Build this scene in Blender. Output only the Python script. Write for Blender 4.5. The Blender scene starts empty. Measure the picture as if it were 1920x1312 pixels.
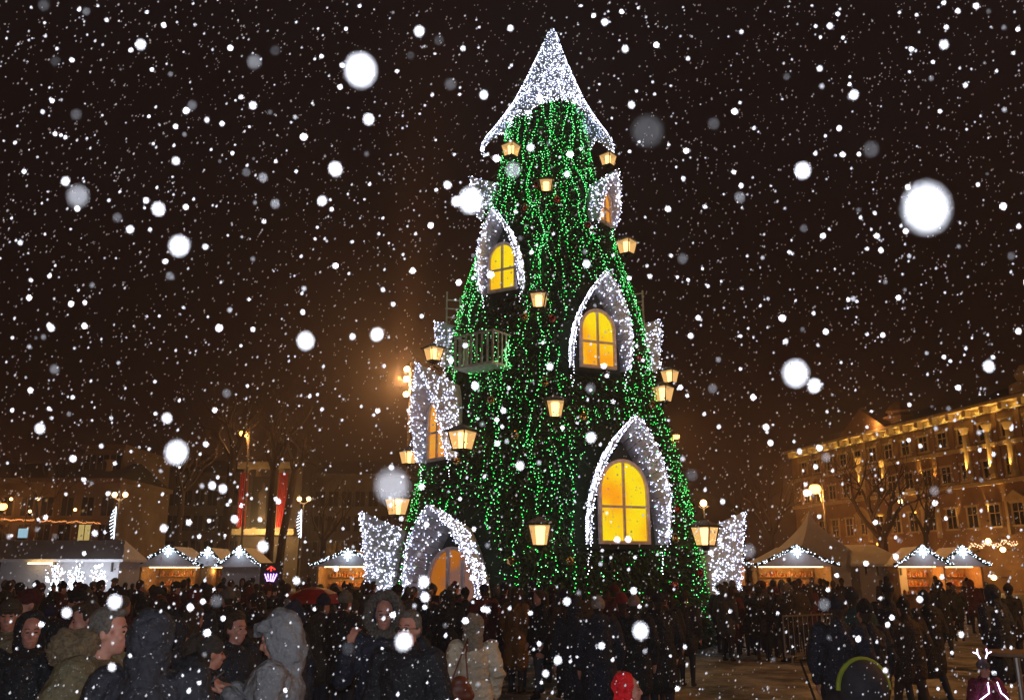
import bpy, bmesh, math, random
from mathutils import Vector, Matrix, noise
R = math.radians
SC = bpy.context.scene
C = SC.collection
# ---------------------------------------------------------------- camera
W, H, F = 1920.0, 1312.0, 1600.0
HORIZ = 1070.0
PITCH = math.atan((HORIZ - H/2) / F)
HC = 2.1
cp, sp_ = math.cos(PITCH), math.sin(PITCH)
cd = bpy.data.cameras.new('camera'); cam = bpy.data.objects.new('camera', cd); C.objects.link(cam)
cam.location = (0, 0, HC); cam.rotation_euler = (R(90) + PITCH, 0, 0)
cd.sensor_width = 36; cd.lens = 36*F/W; cd.clip_start = 0.02; cd.clip_end = 2000
APERTURE = 0.0055
cd.dof.use_dof = True; cd.dof.focus_distance = 27.0; cd.dof.aperture_fstop = (cd.lens/1000)/APERTURE
SC.camera = cam
# ---------------------------------------------------------------- world: dark snow-filled night sky lit by the town
wd = bpy.data.worlds.new('World'); SC.world = wd; wd.use_nodes = True
nt = wd.node_tree; bg = nt.nodes['Background']
tc = nt.nodes.new('ShaderNodeTexCoord'); sx = nt.nodes.new('ShaderNodeSeparateXYZ'); cr = nt.nodes.new('ShaderNodeValToRGB')
nt.links.new(tc.outputs['Generated'], sx.inputs[0]); nt.links.new(sx.outputs['Z'], cr.inputs[0]); nt.links.new(cr.outputs[0], bg.inputs[0])
cr.color_ramp.elements[0].position = 0.0; cr.color_ramp.elements[0].color = (0.0105, 0.0035, 0.0016, 1)
cr.color_ramp.elements[1].position = 0.55; cr.color_ramp.elements[1].color = (0.0040, 0.0011, 0.0008, 1)
e = cr.color_ramp.elements.new(0.22); e.color = (0.0060, 0.0019, 0.0011, 1)
bg.inputs[1].default_value = 1.0
SC.view_settings.view_transform = 'Standard'; SC.view_settings.look = 'None'; SC.view_settings.exposure = 0; SC.view_settings.gamma = 1
cy = SC.cycles
cy.use_denoising = True; cy.denoiser = 'OPENIMAGEDENOISE'; cy.denoising_input_passes = 'RGB_ALBEDO_NORMAL'
cy.max_bounces = 5; cy.diffuse_bounces = 2; cy.glossy_bounces = 2; cy.transparent_max_bounces = 24; cy.volume_bounces = 0
cy.sample_clamp_indirect = 2.0; cy.use_light_tree = True; cy.caustics_reflective = False; cy.caustics_refractive = False
# the camera's own flash, a little above the lens
FLASH = 860.0
fl = bpy.data.lights.new('camera_flash', 'POINT'); fl.energy = FLASH; fl.color = (0.93, 0.94, 1.0); fl.shadow_soft_size = 0.03
flo = bpy.data.objects.new('camera_flash', fl); C.objects.link(flo); flo.location = (0.0, -0.02, HC + 0.10)

def lamp(loc, power, col, rad=0.12, kind='POINT', name='lamp_light', rot=None, size=90, blend=0.6):
    l = bpy.data.lights.new(name, kind); l.energy = power; l.color = col; l.shadow_soft_size = rad
    if kind == 'SPOT': l.spot_size = R(size); l.spot_blend = blend
    o = bpy.data.objects.new(name, l); C.objects.link(o); o.location = loc
    if rot is not None: o.rotation_euler = rot
    return o

# ---------------------------------------------------------------- pixel -> world
def ray(px, py):
    u = (px - W/2)/F; v = (H/2 - py)/F
    return Vector((u, cp - v*sp_, sp_ + v*cp))
def P(px, py, Y):
    d = ray(px, py); t = Y/d.y
    return Vector((d.x*t, Y, HC + d.z*t))
def GX(px, Y, z=0.0):
    return (px - W/2)/F*(Y*cp + (z - HC)*sp_)

# ---------------------------------------------------------------- mesh helpers
class MB:
    def __init__(s): s.v = []; s.f = []; s.m = []
    def add(s, vs, fs, mi=0, M=None):
        b = len(s.v)
        s.v.extend([(M @ Vector(p)) if M is not None else Vector(p) for p in vs])
        s.f.extend([tuple(b + i for i in f) for f in fs]); s.m.extend([mi]*len(fs))
    def box(s, x0, x1, y0, y1, z0, z1, mi=0, M=None):
        s.add([(x0,y0,z0),(x1,y0,z0),(x1,y1,z0),(x0,y1,z0),(x0,y0,z1),(x1,y0,z1),(x1,y1,z1),(x0,y1,z1)],
              [(3,2,1,0),(4,5,6,7),(0,1,5,4),(1,2,6,5),(2,3,7,6),(3,0,4,7)], mi, M)
    def tube(s, pts, rs, n=6, mi=0, cap=True, M=None):
        pts = [Vector(p) for p in pts]
        if not hasattr(rs, '__len__'): rs = [rs]*len(pts)
        vs = []; k = len(pts); up = None
        for i, p in enumerate(pts):
            d = (pts[min(i+1, k-1)] - pts[max(i-1, 0)])
            if d.length < 1e-9: d = Vector((0,0,1))
            d.normalize()
            if up is None: up = Vector((0,0,1)) if abs(d.z) < 0.9 else Vector((0,1,0))
            a = d.cross(up)
            if a.length < 1e-5: a = d.cross(Vector((1,0,0)))
            a.normalize(); b = a.cross(d)
            up = b
            for j in range(n):
                t = 2*math.pi*j/n
                vs.append(p + (a*math.cos(t) + b*math.sin(t))*rs[i])
        fs = [(i*n+j, (i+1)*n+j, (i+1)*n+(j+1)%n, i*n+(j+1)%n) for i in range(k-1) for j in range(n)]
        if cap: fs += [tuple(range(n)), tuple((k-1)*n+j for j in reversed(range(n)))]
        s.add(vs, fs, mi, M)
    def lathe(s, prof, n=12, mi=0, M=None, off=0.0):
        vs = [(r*math.cos(2*math.pi*j/n+off), r*math.sin(2*math.pi*j/n+off), z) for r, z in prof for j in range(n)]
        k = len(prof)
        fs = [(i*n+j, i*n+(j+1)%n, (i+1)*n+(j+1)%n, (i+1)*n+j) for i in range(k-1) for j in range(n)]
        fs += [tuple(reversed(range(n))), tuple((k-1)*n+j for j in range(n))]
        s.add(vs, fs, mi, M)
    def ell(s, c, r, n=8, k=6, mi=0, M=None):
        if not hasattr(r, '__len__'): r = (r, r, r)
        vs = [(c[0], c[1], c[2]-r[2])]
        for i in range(1, k):
            a = math.pi*i/k - math.pi/2
            for j in range(n):
                t = 2*math.pi*j/n
                vs.append((c[0]+r[0]*math.cos(a)*math.cos(t), c[1]+r[1]*math.cos(a)*math.sin(t), c[2]+r[2]*math.sin(a)))
        vs.append((c[0], c[1], c[2]+r[2])); L = len(vs)-1
        fs = [(0, 1+(j+1)%n, 1+j) for j in range(n)]
        for i in range(k-2):
            fs += [(1+i*n+j, 1+i*n+(j+1)%n, 1+(i+1)*n+(j+1)%n, 1+(i+1)*n+j) for j in range(n)]
        fs += [(L, 1+(k-2)*n+j, 1+(k-2)*n+(j+1)%n) for j in range(n)]
        s.add(vs, fs, mi, M)
    def octa(s, c, r, mi=0):
        x, y, z = c; b = len(s.v)
        s.v.extend([Vector((x+r,y,z)),Vector((x-r,y,z)),Vector((x,y+r,z)),Vector((x,y-r,z)),Vector((x,y,z+r)),Vector((x,y,z-r))])
        for f in ((0,2,4),(2,1,4),(1,3,4),(3,0,4),(2,0,5),(1,2,5),(3,1,5),(0,3,5)):
            s.f.append(tuple(b+i for i in f)); s.m.append(mi)
    def prism(s, poly, d0, d1, mi=0, M=None, axis='y'):
        n = len(poly)
        if axis == 'y': vs = [(a, d0, b) for a, b in poly] + [(a, d1, b) for a, b in poly]
        else: vs = [(a, b, d0) for a, b in poly] + [(a, b, d1) for a, b in poly]
        fs = [tuple(range(n)), tuple(reversed(range(n, 2*n)))] + [(i, i+n, (i+1)%n+n, (i+1)%n) for i in range(n)]
        s.add(vs, fs, mi, M)
    def build(s, name, mats, parent=None, smooth=False, fix=False):
        me = bpy.data.meshes.new(name); me.from_pydata([tuple(p) for p in s.v], [], s.f)
        if not isinstance(mats, (list, tuple)): mats = [mats]
        for m in mats: me.materials.append(m)
        if len(mats) > 1: me.polygons.foreach_set('material_index', s.m)
        if smooth: me.polygons.foreach_set('use_smooth', [True]*len(me.polygons))
        if fix:
            bm = bmesh.new(); bm.from_mesh(me); bmesh.ops.recalc_face_normals(bm, faces=bm.faces); bm.to_mesh(me); bm.free()
        me.update()
        o = bpy.data.objects.new(name, me); C.objects.link(o)
        if parent is not None: o.parent = parent
        return o

def tag(o, label=None, cat=None, group=None, kind=None):
    if label: o['label'] = label
    if cat: o['category'] = cat
    if group: o['group'] = group
    if kind: o['kind'] = kind
    return o
def empty(name, loc=(0,0,0), rz=0.0, label=None, cat=None, group=None):
    o = bpy.data.objects.new(name, None); C.objects.link(o); o.location = loc; o.rotation_euler = (0, 0, rz); o.empty_display_size = 0.1
    return tag(o, label, cat, group)
def kids(o): return KID.get(o.name, [])
def copy_tree(o, parent=None, col=None):
    c = o.copy(); C.objects.link(c)
    c.parent = parent
    for ch in [x for x in o.children]: copy_tree(ch, c)
    return c

# ---------------------------------------------------------------- materials
MATS = {}
def mat(name, col, rough=0.8, col2=None, scale=6.0, bump=0.0, metal=0.0, emit=None, estr=0.0, bscale=None, objcol=False, detail=4):
    if name in MATS: return MATS[name]
    m = bpy.data.materials.new(name); m.use_nodes = True; t = m.node_tree; b = t.nodes['Principled BSDF']
    b.inputs['Roughness'].default_value = rough; b.inputs['Metallic'].default_value = metal
    b.inputs['Specular IOR Level'].default_value = 0.3
    tcn = t.nodes.new('ShaderNodeTexCoord')
    n = t.nodes.new('ShaderNodeTexNoise'); n.inputs['Scale'].default_value = scale; n.inputs['Detail'].default_value = detail
    t.links.new(tcn.outputs['Object'], n.inputs['Vector'])
    mx = t.nodes.new('ShaderNodeMix'); mx.data_type = 'RGBA'
    c2 = col2 if col2 else tuple(x*0.72 for x in col)
    mx.inputs['A'].default_value = (*col, 1); mx.inputs['B'].default_value = (*c2, 1)
    rr = t.nodes.new('ShaderNodeValToRGB'); rr.color_ramp.elements[0].position = 0.35; rr.color_ramp.elements[1].position = 0.65
    t.links.new(n.outputs['Fac'], rr.inputs[0]); t.links.new(rr.outputs[0], mx.inputs['Factor'])
    out = mx.outputs['Result']
    if objcol:
        oi = t.nodes.new('ShaderNodeObjectInfo'); m2 = t.nodes.new('ShaderNodeMix'); m2.data_type = 'RGBA'; m2.blend_type = 'MULTIPLY'; m2.inputs['Factor'].default_value = 1
        t.links.new(out, m2.inputs['A']); t.links.new(oi.outputs['Color'], m2.inputs['B']); out = m2.outputs['Result']
    t.links.new(out, b.inputs['Base Color'])
    if emit:
        b.inputs['Emission Color'].default_value = (*emit, 1); b.inputs['Emission Strength'].default_value = estr
    if bump:
        bn = t.nodes.new('ShaderNodeBump'); bn.inputs['Strength'].default_value = bump; bn.inputs['Distance'].default_value = 0.05
        n2 = t.nodes.new('ShaderNodeTexNoise'); n2.inputs['Scale'].default_value = bscale or scale*4; n2.inputs['Detail'].default_value = 5
        t.links.new(tcn.outputs['Object'], n2.inputs['Vector']); t.links.new(n2.outputs['Fac'], bn.inputs['Height']); t.links.new(bn.outputs[0], b.inputs['Normal'])
    MATS[name] = m; return m
def emis(name, col, s, col2=None, scale=1.5, sampling=None, thr=(0.4, 0.65)):
    if name in MATS: return MATS[name]
    m = bpy.data.materials.new(name); m.use_nodes = True; t = m.node_tree
    t.nodes.remove(t.nodes['Principled BSDF']); e = t.nodes.new('ShaderNodeEmission'); o = t.nodes['Material Output']
    e.inputs[0].default_value = (*col, 1); e.inputs[1].default_value = s; t.links.new(e.outputs[0], o.inputs[0])
    if col2:
        tcn = t.nodes.new('ShaderNodeTexCoord'); n = t.nodes.new('ShaderNodeTexNoise'); n.inputs['Scale'].default_value = scale; n.inputs['Detail'].default_value = 2
        r_ = t.nodes.new('ShaderNodeValToRGB'); r_.color_ramp.elements[0].position = thr[0]; r_.color_ramp.elements[1].position = thr[1]
        r_.color_ramp.elements[0].color = (*col, 1); r_.color_ramp.elements[1].color = (*col2, 1)
        t.links.new(tcn.outputs['Object'], n.inputs['Vector']); t.links.new(n.outputs['Fac'], r_.inputs[0]); t.links.new(r_.outputs[0], e.inputs[0])
    if sampling: m.cycles.emission_sampling = sampling
    MATS[name] = m; return m
# ================================================================ the giant tree
TX, TY = 1.24, 28.0
prof_px = [(205,64),(240,73),(300,83),(350,94),(400,114),(450,124),(500,140),(550,158),(620,180),(700,194),(760,205),(850,240),(950,266),(1050,290),(1140,308),(1180,318)]
PROF = []
for py, hw in prof_px:
    p = P(1037, py, TY); zc = TY*cp + (p.z-HC)*sp_
    PROF.append((p.z, hw/F*zc*0.965))
PROF.sort()
def TR(z):
    if z <= PROF[0][0]: return PROF[0][1] + (PROF[0][0]-z)*0.18
    for (z0, r0), (z1, r1) in zip(PROF, PROF[1:]):
        if z <= z1: return r0 + (r1-r0)*(z-z0)/(z1-z0)
    return max(0.05, PROF[-1][1] - (z-PROF[-1][0])*0.42)
def tpt(a, z, off=0.0):
    r = TR(z) + off
    return Vector((TX + r*math.sin(a), TY - r*math.cos(a), z))
def surf(px, py):
    d = ray(px, py); t = 15.0
    while t < 45:
        p = Vector((0,0,HC)) + d*t
        if p.z > 0 and math.hypot(p.x-TX, p.y-TY) < TR(p.z):
            return math.atan2(p.x-TX, TY-p.y), p.z
        t += 0.02
    # silhouette: closest approach
    a = R(88) if px > 1037 else R(-88)
    return a, P(px, py, TY).z

m_fol = mat('fir_foliage', (0.075, 0.11, 0.05), 0.75, (0.035, 0.06, 0.028), 9.0)
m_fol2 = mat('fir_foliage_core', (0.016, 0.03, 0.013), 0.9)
m_gb = emis('green_bulb', (0.02, 0.95, 0.10), 4.2)
m_gb2 = emis('pale_green_bulb', (0.20, 1.0, 0.30), 5.0)
m_wb = emis('white_bulb', (0.80, 0.84, 1.0), 10.0)
m_wb2 = emis('cool_white_bulb', (0.62, 0.68, 1.0), 5.0)
m_wire = mat('dark_wire', (0.01, 0.02, 0.01), 0.6)
m_slat = mat('white_painted_slat', (0.66, 0.65, 0.68), 0.6, (0.48, 0.47, 0.50), 5.0, bump=0.2)
m_panel = mat('dark_green_panel', (0.018, 0.03, 0.028), 0.8)
m_frame = mat('white_window_frame', (0.78, 0.64, 0.60), 0.5)
m_pane = emis('yellow_lit_pane', (1.0, 0.74, 0.012), 0.98, (1.0, 0.36, 0.012), 0.8, thr=(0.38, 0.66))
m_pane_or = emis('orange_lit_pane', (0.95, 0.42, 0.05), 0.85, (0.95, 0.28, 0.03), 1.2)
m_door_pane = emis('dim_door_pane', (0.36, 0.17, 0.12), 0.55, (0.75, 0.22, 0.02), 0.8, thr=(0.48, 0.64))

tree = empty('christmas_tree', (TX, TY, 0), 0, 'giant green conical Christmas tree built like an elf house with lit arched windows', 'christmas tree')
Mt = Matrix.Translation((-TX, -TY, 0))
rnd = random.Random(7)
TREE_OBJS = []
def tb(mb, name, mats, parent=None, **k):
    mb.v = [Mt @ p for p in mb.v]
    return mb.build(name, mats, parent if parent is not None else tree, **k)

# dormers: name, (az,z) base, half width, height, projection, window w, window h, kind
DORM = []
def dorm(px, py, hw_px, h_px, proj, ww=None, wh=None, az=None, z=None, pane='y', zoff=0.0):
    a, zz = surf(px, py)
    if az is not None: a = R(az)
    if z is not None: zz = z
    DORM.append(dict(a=a, z=zz, hw=hw_px, h=h_px, pr=proj, ww=ww, wh=wh, pane=pane))
zz = lambda py, r=5: P(1037, py, TY - r).z
dorm(947, 549, 0.78, 2.5, 0.85, 1.02, 1.62)                 # upper left front
dorm(1117, 693, 1.04, 2.75, 0.95, 1.20, 1.84)                # middle right front
dorm(1166, 1020, 1.30, 3.3, 1.1, 1.55, 2.28)                 # large lower right
dorm(860, 1125, 1.34, 3.12, 1.35, 1.66, 2.12, pane='d')      # arched door
DORM[-1]['z'] = 0.62
dorm(808, 858, 0.88, 2.8, 0.98, 1.1, 1.95, az=-53, z=zz(868, 2), pane='o')    # left, seen from the side
dorm(1128, 432, 0.55, 1.75, 0.7, 0.8, 1.2, az=50, z=zz(442, 0.5), pane='o') # upper right
dorm(905, 400, 0.50, 1.35, 0.6, 0.5, 0.8, az=-86, z=P(1037,405,TY).z)
dorm(1218, 690, 0.6, 1.9, 0.55, 0.7, 1.2, az=98, z=P(1037,695,TY).z)
dorm(700, 1125, 0.95, 3.55, 0.95, 1.0, 1.8, az=-84, z=0.3)
dorm(1350, 1135, 0.95, 3.55, 0.95, 1.0, 1.8, az=80, z=0.25)
dorm(838, 690, 0.6, 1.7, 0.5, 0.7, 1.1, az=-92, z=P(1037,692,TY).z)
def in_dormer(a, z):
    for D in DORM:
        h = z - D['z']
        if -0.15 < h < D['h']*1.08:
            d = abs((a - D['a'] + math.pi) % (2*math.pi) - math.pi)*TR(z)
            if d < D['hw']*1.05*(1 - 0.75*max(0, h/D['h'])**2): return True
    return False
def dark_patch(a, z):
    for D in DORM[:6]:
        h = z - D['z']
        if -1.15 < h <= -0.1:
            d = abs((a - D['a'] + math.pi) % (2*math.pi) - math.pi)*TR(z)
            if d < D['hw']*0.85: return True
    return False

# crown core + sprigs
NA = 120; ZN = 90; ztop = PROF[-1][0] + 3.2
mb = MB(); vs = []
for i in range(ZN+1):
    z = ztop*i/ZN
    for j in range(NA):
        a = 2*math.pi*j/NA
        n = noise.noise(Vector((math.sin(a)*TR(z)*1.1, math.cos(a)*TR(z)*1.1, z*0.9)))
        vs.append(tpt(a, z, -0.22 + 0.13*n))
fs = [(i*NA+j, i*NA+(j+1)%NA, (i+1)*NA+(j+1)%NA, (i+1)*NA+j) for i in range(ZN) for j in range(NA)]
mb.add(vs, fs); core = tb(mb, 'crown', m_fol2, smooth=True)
mb = MB()
def sprig(a, z):
    n = noise.noise(Vector((math.sin(a)*TR(z)*1.6, math.cos(a)*TR(z)*1.6, z*1.4)))
    p = tpt(a, z, -0.20 + 0.16*n + rnd.uniform(-0.05, 0.05))
    out = Vector((math.sin(a), -math.cos(a), 0)); tg = Vector((math.cos(a), math.sin(a), 0))
    d = (out*rnd.uniform(0.4, 1) + tg*rnd.uniform(-0.7, 0.7) + Vector((0,0,rnd.uniform(-0.9, 0.15)))).normalized()
    L = rnd.uniform(0.14, 0.32)*(1.7 if rnd.random() < 0.12 else 1); w = rnd.uniform(0.018, 0.045)
    s_ = d.cross(Vector((rnd.uniform(-1,1), rnd.uniform(-1,1), 1))).normalized()*w
    b = p + d*L; mid = p + d*L*0.5
    i0 = len(mb.v); mb.v.extend([p, mid+s_, b, mid-s_]); mb.f.append((i0,i0+1,i0+2,i0+3)); mb.m.append(0)
for i in range(52000):
    z = ztop*(1 - math.sqrt(rnd.random()))*1.0 + rnd.random()*0.3
    a = rnd.uniform(-R(140), R(140)) if rnd.random() < 0.93 else rnd.uniform(-math.pi, math.pi)
    if in_dormer(a, z) and rnd.random() < 0.93: continue
    sprig(a, min(z, ztop-0.2))
tag(tb(mb, 'fir_sprigs', m_fol), kind='stuff')

# green light strings
azs = []; a = -R(128)
while a < R(128): azs.append(a + rnd.uniform(-0.02, 0.02)); a += R(3.3)
nb = 0
for k, a0 in enumerate(azs):
    mb = MB(); z = PROF[-1][0] + rnd.uniform(-0.5, 0.1) if k % 4 else rnd.uniform(9, 14)
    zb = rnd.uniform(1.3, 2.3); ph = rnd.uniform(0, 6); last = None; dens = rnd.choice((0.08, 0.09, 0.12, 0.19)); wirepts = []
    ztop_k = z
    while z > zb:
        wob = (0.13*math.sin(z*(0.9+0.23*(k%5))+ph) + 0.07*math.sin(z*(2.6+0.5*(k%4))+ph*2) + 0.30*noise.noise(Vector((k*1.7, z*0.35, 0))))/max(1.5, TR(z))
        a = a0 + wob + rnd.uniform(-0.03, 0.03)/TR(z)
        nn = noise.noise(Vector((a0*9, z*0.55, 3.1)))
        step = dens*(0.7 + 0.8*rnd.random())*(1.9 if nn < -0.12 else 1)
        if z < 14: step *= 1.0 + 0.025*(14-z)
        z -= step
        if in_dormer(a, z) or (dark_patch(a, z) and rnd.random() < 0.8) or (abs(a) > R(70) and rnd.random() < 0.5):
            wirepts.append(tpt(a, z, 0.03)); continue
        p = tpt(a, z, 0.05 + 0.05*rnd.random()); wirepts.append(p)
        rr = rnd.uniform(0.010, 0.019); q = rnd.random()
        mb.octa(p, rr*(1.35 if q > 0.93 else 1), 1 if q > 0.45 else 0); nb += 1
    if len(wirepts) > 1: mb.tube(wirepts, 0.005, 3, 2, cap=False)
    if mb.v: tb(mb, 'light_string', [m_gb, m_gb2, m_wire])

mb = MB()
for i in range(8000):
    z = (PROF[-1][0]-0.3)*(1 - rnd.random()**0.75*0.97); a = rnd.uniform(-R(125), R(125))
    if in_dormer(a, z) or (dark_patch(a, z) and rnd.random() < 0.8): continue
    if noise.noise(Vector((math.sin(a)*TR(z)*0.8+5, math.cos(a)*TR(z)*0.8, z*0.5))) < rnd.uniform(-0.25, 0.35) or (abs(a) > R(68) and rnd.random() < 0.6): continue
    mb.octa(tpt(a, z, rnd.uniform(-0.08, 0.08)), rnd.uniform(0.007, 0.014), 1 if rnd.random() < 0.5 else 0)
tag(tb(mb, 'net_lights', [m_gb, m_gb2]), kind='stuff')

# dormers
def ogive(u_w, h, s):      # s 0 foot .. 1 apex -> (half width, height)
    Rr = (h*h + u_w*u_w)/(2*u_w); z = h*s
    return max(0.0, math.sqrt(max(0, Rr*Rr - z*z)) - (Rr - u_w)), z
def dormer(D, idx):
    a = D['a']; n = Vector((math.sin(a), -math.cos(a), 0)); tg = Vector((math.cos(a), math.sin(a), 0))
    B = tpt(a, D['z'], 0.12); hw, h, pr = D['hw'], D['h'], D['pr']
    L = lambda u, d, z: B + tg*u + n*d + Vector((0,0,z))
    iw, ih = hw*0.74, h*0.84
    # back panel, solid
    mb = MB(); pts = []
    N = 14
    for i in range(N+1): w_, z_ = ogive(iw, ih, i/N); pts.append((w_*0.99, z_))
    ring = [(w, z) for w, z in pts] + [(-w, z) for w, z in reversed(pts[:-1])]
    ring = [(iw, -0.12)] + ring + [(-iw, -0.12)]
    k = len(ring)
    mb.add([L(u, 0.0, z) for u, z in ring] + [L(u, -0.9, z) for u, z in ring],
           [tuple(range(k)), tuple(reversed(range(k, 2*k)))] + [(i, (i+1)%k, (i+1)%k+k, i+k) for i in range(k)])
    pn = tb(mb, 'dormer', m_panel, fix=True)
    # hood of overlapping slats
    def hp(side, s, v):
        wi, zi = ogive(iw*1.0, ih, s); wo, zo = ogive(hw*1.07, h*1.02, s)
        pinch = 1.0 - 0.16*(1-s)**2
        d0 = -0.25 - 0.45*s; d1 = pr*0.85*(0.30 + 0.70*s**0.8)
        return L(side*((1-v)*wi + v*wo*pinch), d0 + (d1-d0)*v, (1-v)*zi + v*zo)
    mb = MB(); NS = 15
    for side in (-1, 1):
        for i in range(NS):
            s0, s1 = i/NS, (i+0.93)/NS
            q = [hp(side, s0, 0), hp(side, s0, 1), hp(side, s1, 1), hp(side, s1, 0)]
            no = (q[1]-q[0]).cross(q[3]-q[0])
            if no.length < 1e-6: continue
            no.normalize(); no = no if no.dot(tg*side + Vector((0,0,0.6))) > 0 else -no
            o_ = [p + no*0.035 for p in q]
            mb.add(q + o_, [(0,1,2,3),(7,6,5,4),(0,4,5,1),(1,5,6,2),(2,6,7,3),(3,7,4,0)])
    tb(mb, 'hood', m_slat, pn, fix=True)
    # lights
    mb = MB(); r2 = random.Random(idx*13+5)
    nsurf = int(210*(hw*h)/2.0*(1.2 if idx in (8, 9) else 0.85))
    for side in (-1, 1):
        for _ in range(nsurf):
            s = r2.random()**0.85; v = r2.uniform(0.15, 1.0)
            p = hp(side, s, v); nrm = (tg*side + Vector((0,0,0.7*s))).normalized()
            mb.octa(p + nrm*r2.uniform(0.045, 0.07), r2.uniform(0.010, 0.018), 0 if r2.random() < 0.55 else 1)
        m = int(h/0.035)
        for i in range(m):
            s = (i + r2.random())/m; p = hp(side, s, 1.0)
            mb.octa(p + Vector((r2.uniform(-.08,.08), r2.uniform(-.08,.05), r2.uniform(-.08,.08))), r2.uniform(0.010, 0.019), 0 if r2.random() < 0.6 else 1)
        for _ in range(int(nsurf*0.42)):
            s = r2.random(); v = 1 - 0.55*r2.random()**2 
            p = hp(side, s, v); nrm = (tg*side + Vector((0,0,0.7*s))).normalized()
            mb.octa(p - nrm*0.03, r2.uniform(0.009, 0.016), 1 if r2.random() < 0.6 else 0)
        for i in range(int(8*hw)):        # loose tail of lights under the foot
            p = hp(side, 0, 0.75); mb.octa(p + Vector((r2.uniform(-.06,.06), r2.uniform(-.05,.05), -0.08*i-0.05)), 0.013, 0)
    tag(tb(mb, 'fairy_lights', [m_wb, m_wb2], pn), kind='stuff')
    # window
    if D['ww']:
        ww, wh = D['ww']/2, D['wh']; fr = 0.085; z0 = 0.0; ca = wh - ww
        def arch(w, hh, zb, zc_, n=14):
            pts = [(w, zb), (w, zc_)]
            for i in range(1, n): t = math.pi*i/n; pts.append((w*math.cos(t), zc_ + hh*math.sin(t)))
            return pts + [(-w, zc_), (-w, zb)]
        hh = ww*1.12; zc_ = wh - hh
        o_ = arch(ww, hh, z0, zc_); i_ = arch(ww-fr, hh-fr, z0+fr, zc_)
        mb = MB(); k = len(o_)
        d1, d2 = 0.10, 0.003
        mb.add([L(u, d1, z) for u, z in o_] + [L(u, d1, z) for u, z in i_] + [L(u, d2, z) for u, z in o_] + [L(u, d2+0.02, z) for u, z in i_],
               [(i, (i+1)%k, (i+1)%k+k, i+k) for i in range(k)] + [(i, i+2*k, (i+1)%k+2*k, (i+1)%k) for i in range(k)] + [(i+k, (i+1)%k+k, (i+1)%k+3*k, i+3*k) for i in range(k)])
        def bar(u0, u1, za, zb): 
            mb.add([L(u0,0.03,za),L(u1,0.03,za),L(u1,0.09,za),L(u0,0.09,za),L(u0,0.03,zb),L(u1,0.03,zb),L(u1,0.09,zb),L(u0,0.09,zb)],
                   [(0,1,2,3),(7,6,5,4),(0,4,5,1),(1,5,6,2),(2,6,7,3),(3,7,4,0)])
        bw = 0.03 if D['pane'] != 'd' else 0.045
        if D['pane'] == 'd':
            bar(-0.19, -0.08, fr, wh-fr-0.01); bar(0.30, 0.40, fr, wh*0.83); bar(-ww+fr, ww-fr, 0.09, 0.28)
        else:
            bar(-bw, bw, fr, wh-fr); bar(-ww+fr, -bw, wh*0.42, wh*0.42+2*bw); bar(bw, ww-fr, wh*0.42, wh*0.42+2*bw)
        tb(mb, 'window_frame', m_frame, pn, fix=True)
        pw, ph = ww - fr - 0.002, hh - fr - 0.002
        poly = arch(pw, ph, z0+fr, zc_); k = len(poly)
        mb = MB(); mb.add([L(u, 0.028, z) for u, z in poly] + [L(u, 0.012, z) for u, z in poly], [tuple(range(k)), tuple(reversed(range(k, 2*k)))] + [(i, i+k, (i+1)%k+k, (i+1)%k) for i in range(k)])
        tb(mb, 'window_pane', {'y': m_pane, 'o': m_pane_or, 'd': m_door_pane}[D['pane']], pn, fix=True)
    return pn
dl = ['arched yellow window under a pointed white hood, upper left of the tree', 'arched yellow window under a pointed white hood, middle right of the tree',
      'largest arched yellow window with pointed white hood', 'arched brown glazed door under the lowest white hood', 'narrow orange window under a tall hood seen from the side, left edge of the tree',
      'small orange window and hood at the upper right edge of the tree', 'small hood at the top left edge of the tree', 'hood seen edge on at the right edge of the tree',
      'tall hood covered in white lights at the bottom left edge', 'tall hood covered in white lights at the bottom right edge', 'small hood behind the ladder']
for i, D in enumerate(DORM):
    o = dormer(D, i); o['label'] = dl[i]

# white pointed hat
apex = P(1035, 52, TY); hat_px = [(52,1),(70,9),(100,20),(150,42),(200,66),(230,85),(255,102),(282,122)]
HP = []
for py, hw in hat_px:
    p = P(1035, py, TY); HP.append((p.z, hw/F*(TY*cp + (p.z-HC)*sp_)))
def HR(z):
    z = max(z, HP[-1][0])
    for (z0, r0), (z1, r1) in zip(HP, HP[1:]):
        if z >= z1: return r0 + (r1-r0)*(z0-z)/(z0-z1)
    return HP[-1][1]
HZ0, HZ1 = apex.z, HP[-1][0]
HL = [(-100,240),(-88,281),(-72,266),(-55,250),(-38,240),(-20,236),(-8,216),(8,203),(26,200),(46,220),(66,252),(88,286),(105,245),(150,264),(180,230),(210,266),(240,228),(260,240)]
HLZ = [(d, P(1035, py, TY - (0 if abs(d) > 80 else 1.0)).z) for d, py in HL]
def hat_low(a):
    d = math.degrees(a)
    while d < -100: d += 360
    while d > 260: d -= 360
    for (d0, z0), (d1, z1) in zip(HLZ, HLZ[1:]):
        if d <= d1: return z0 + (z1-z0)*(d-d0)/(d1-d0)
    return HLZ[-1][1]
NA2 = 180; NV = 26; mb = MB(); vo = []; vi = []
def hatp(a, v, off=0.0):
    zl = hat_low(a); z = HZ0 + (zl-HZ0)*v; r = HR(z) + off
    return Vector((apex.x*(1-v*0.9) + TX*v*0.9 + r*math.sin(a), TY - r*math.cos(a), z))
for i in range(NV+1):
    for j in range(NA2): vo.append(hatp(2*math.pi*j/NA2, i/NV))
for i in range(NV+1):
    for j in range(NA2): vi.append(hatp(2*math.pi*j/NA2, i/NV, -0.03))
n0 = len(vo)
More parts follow.
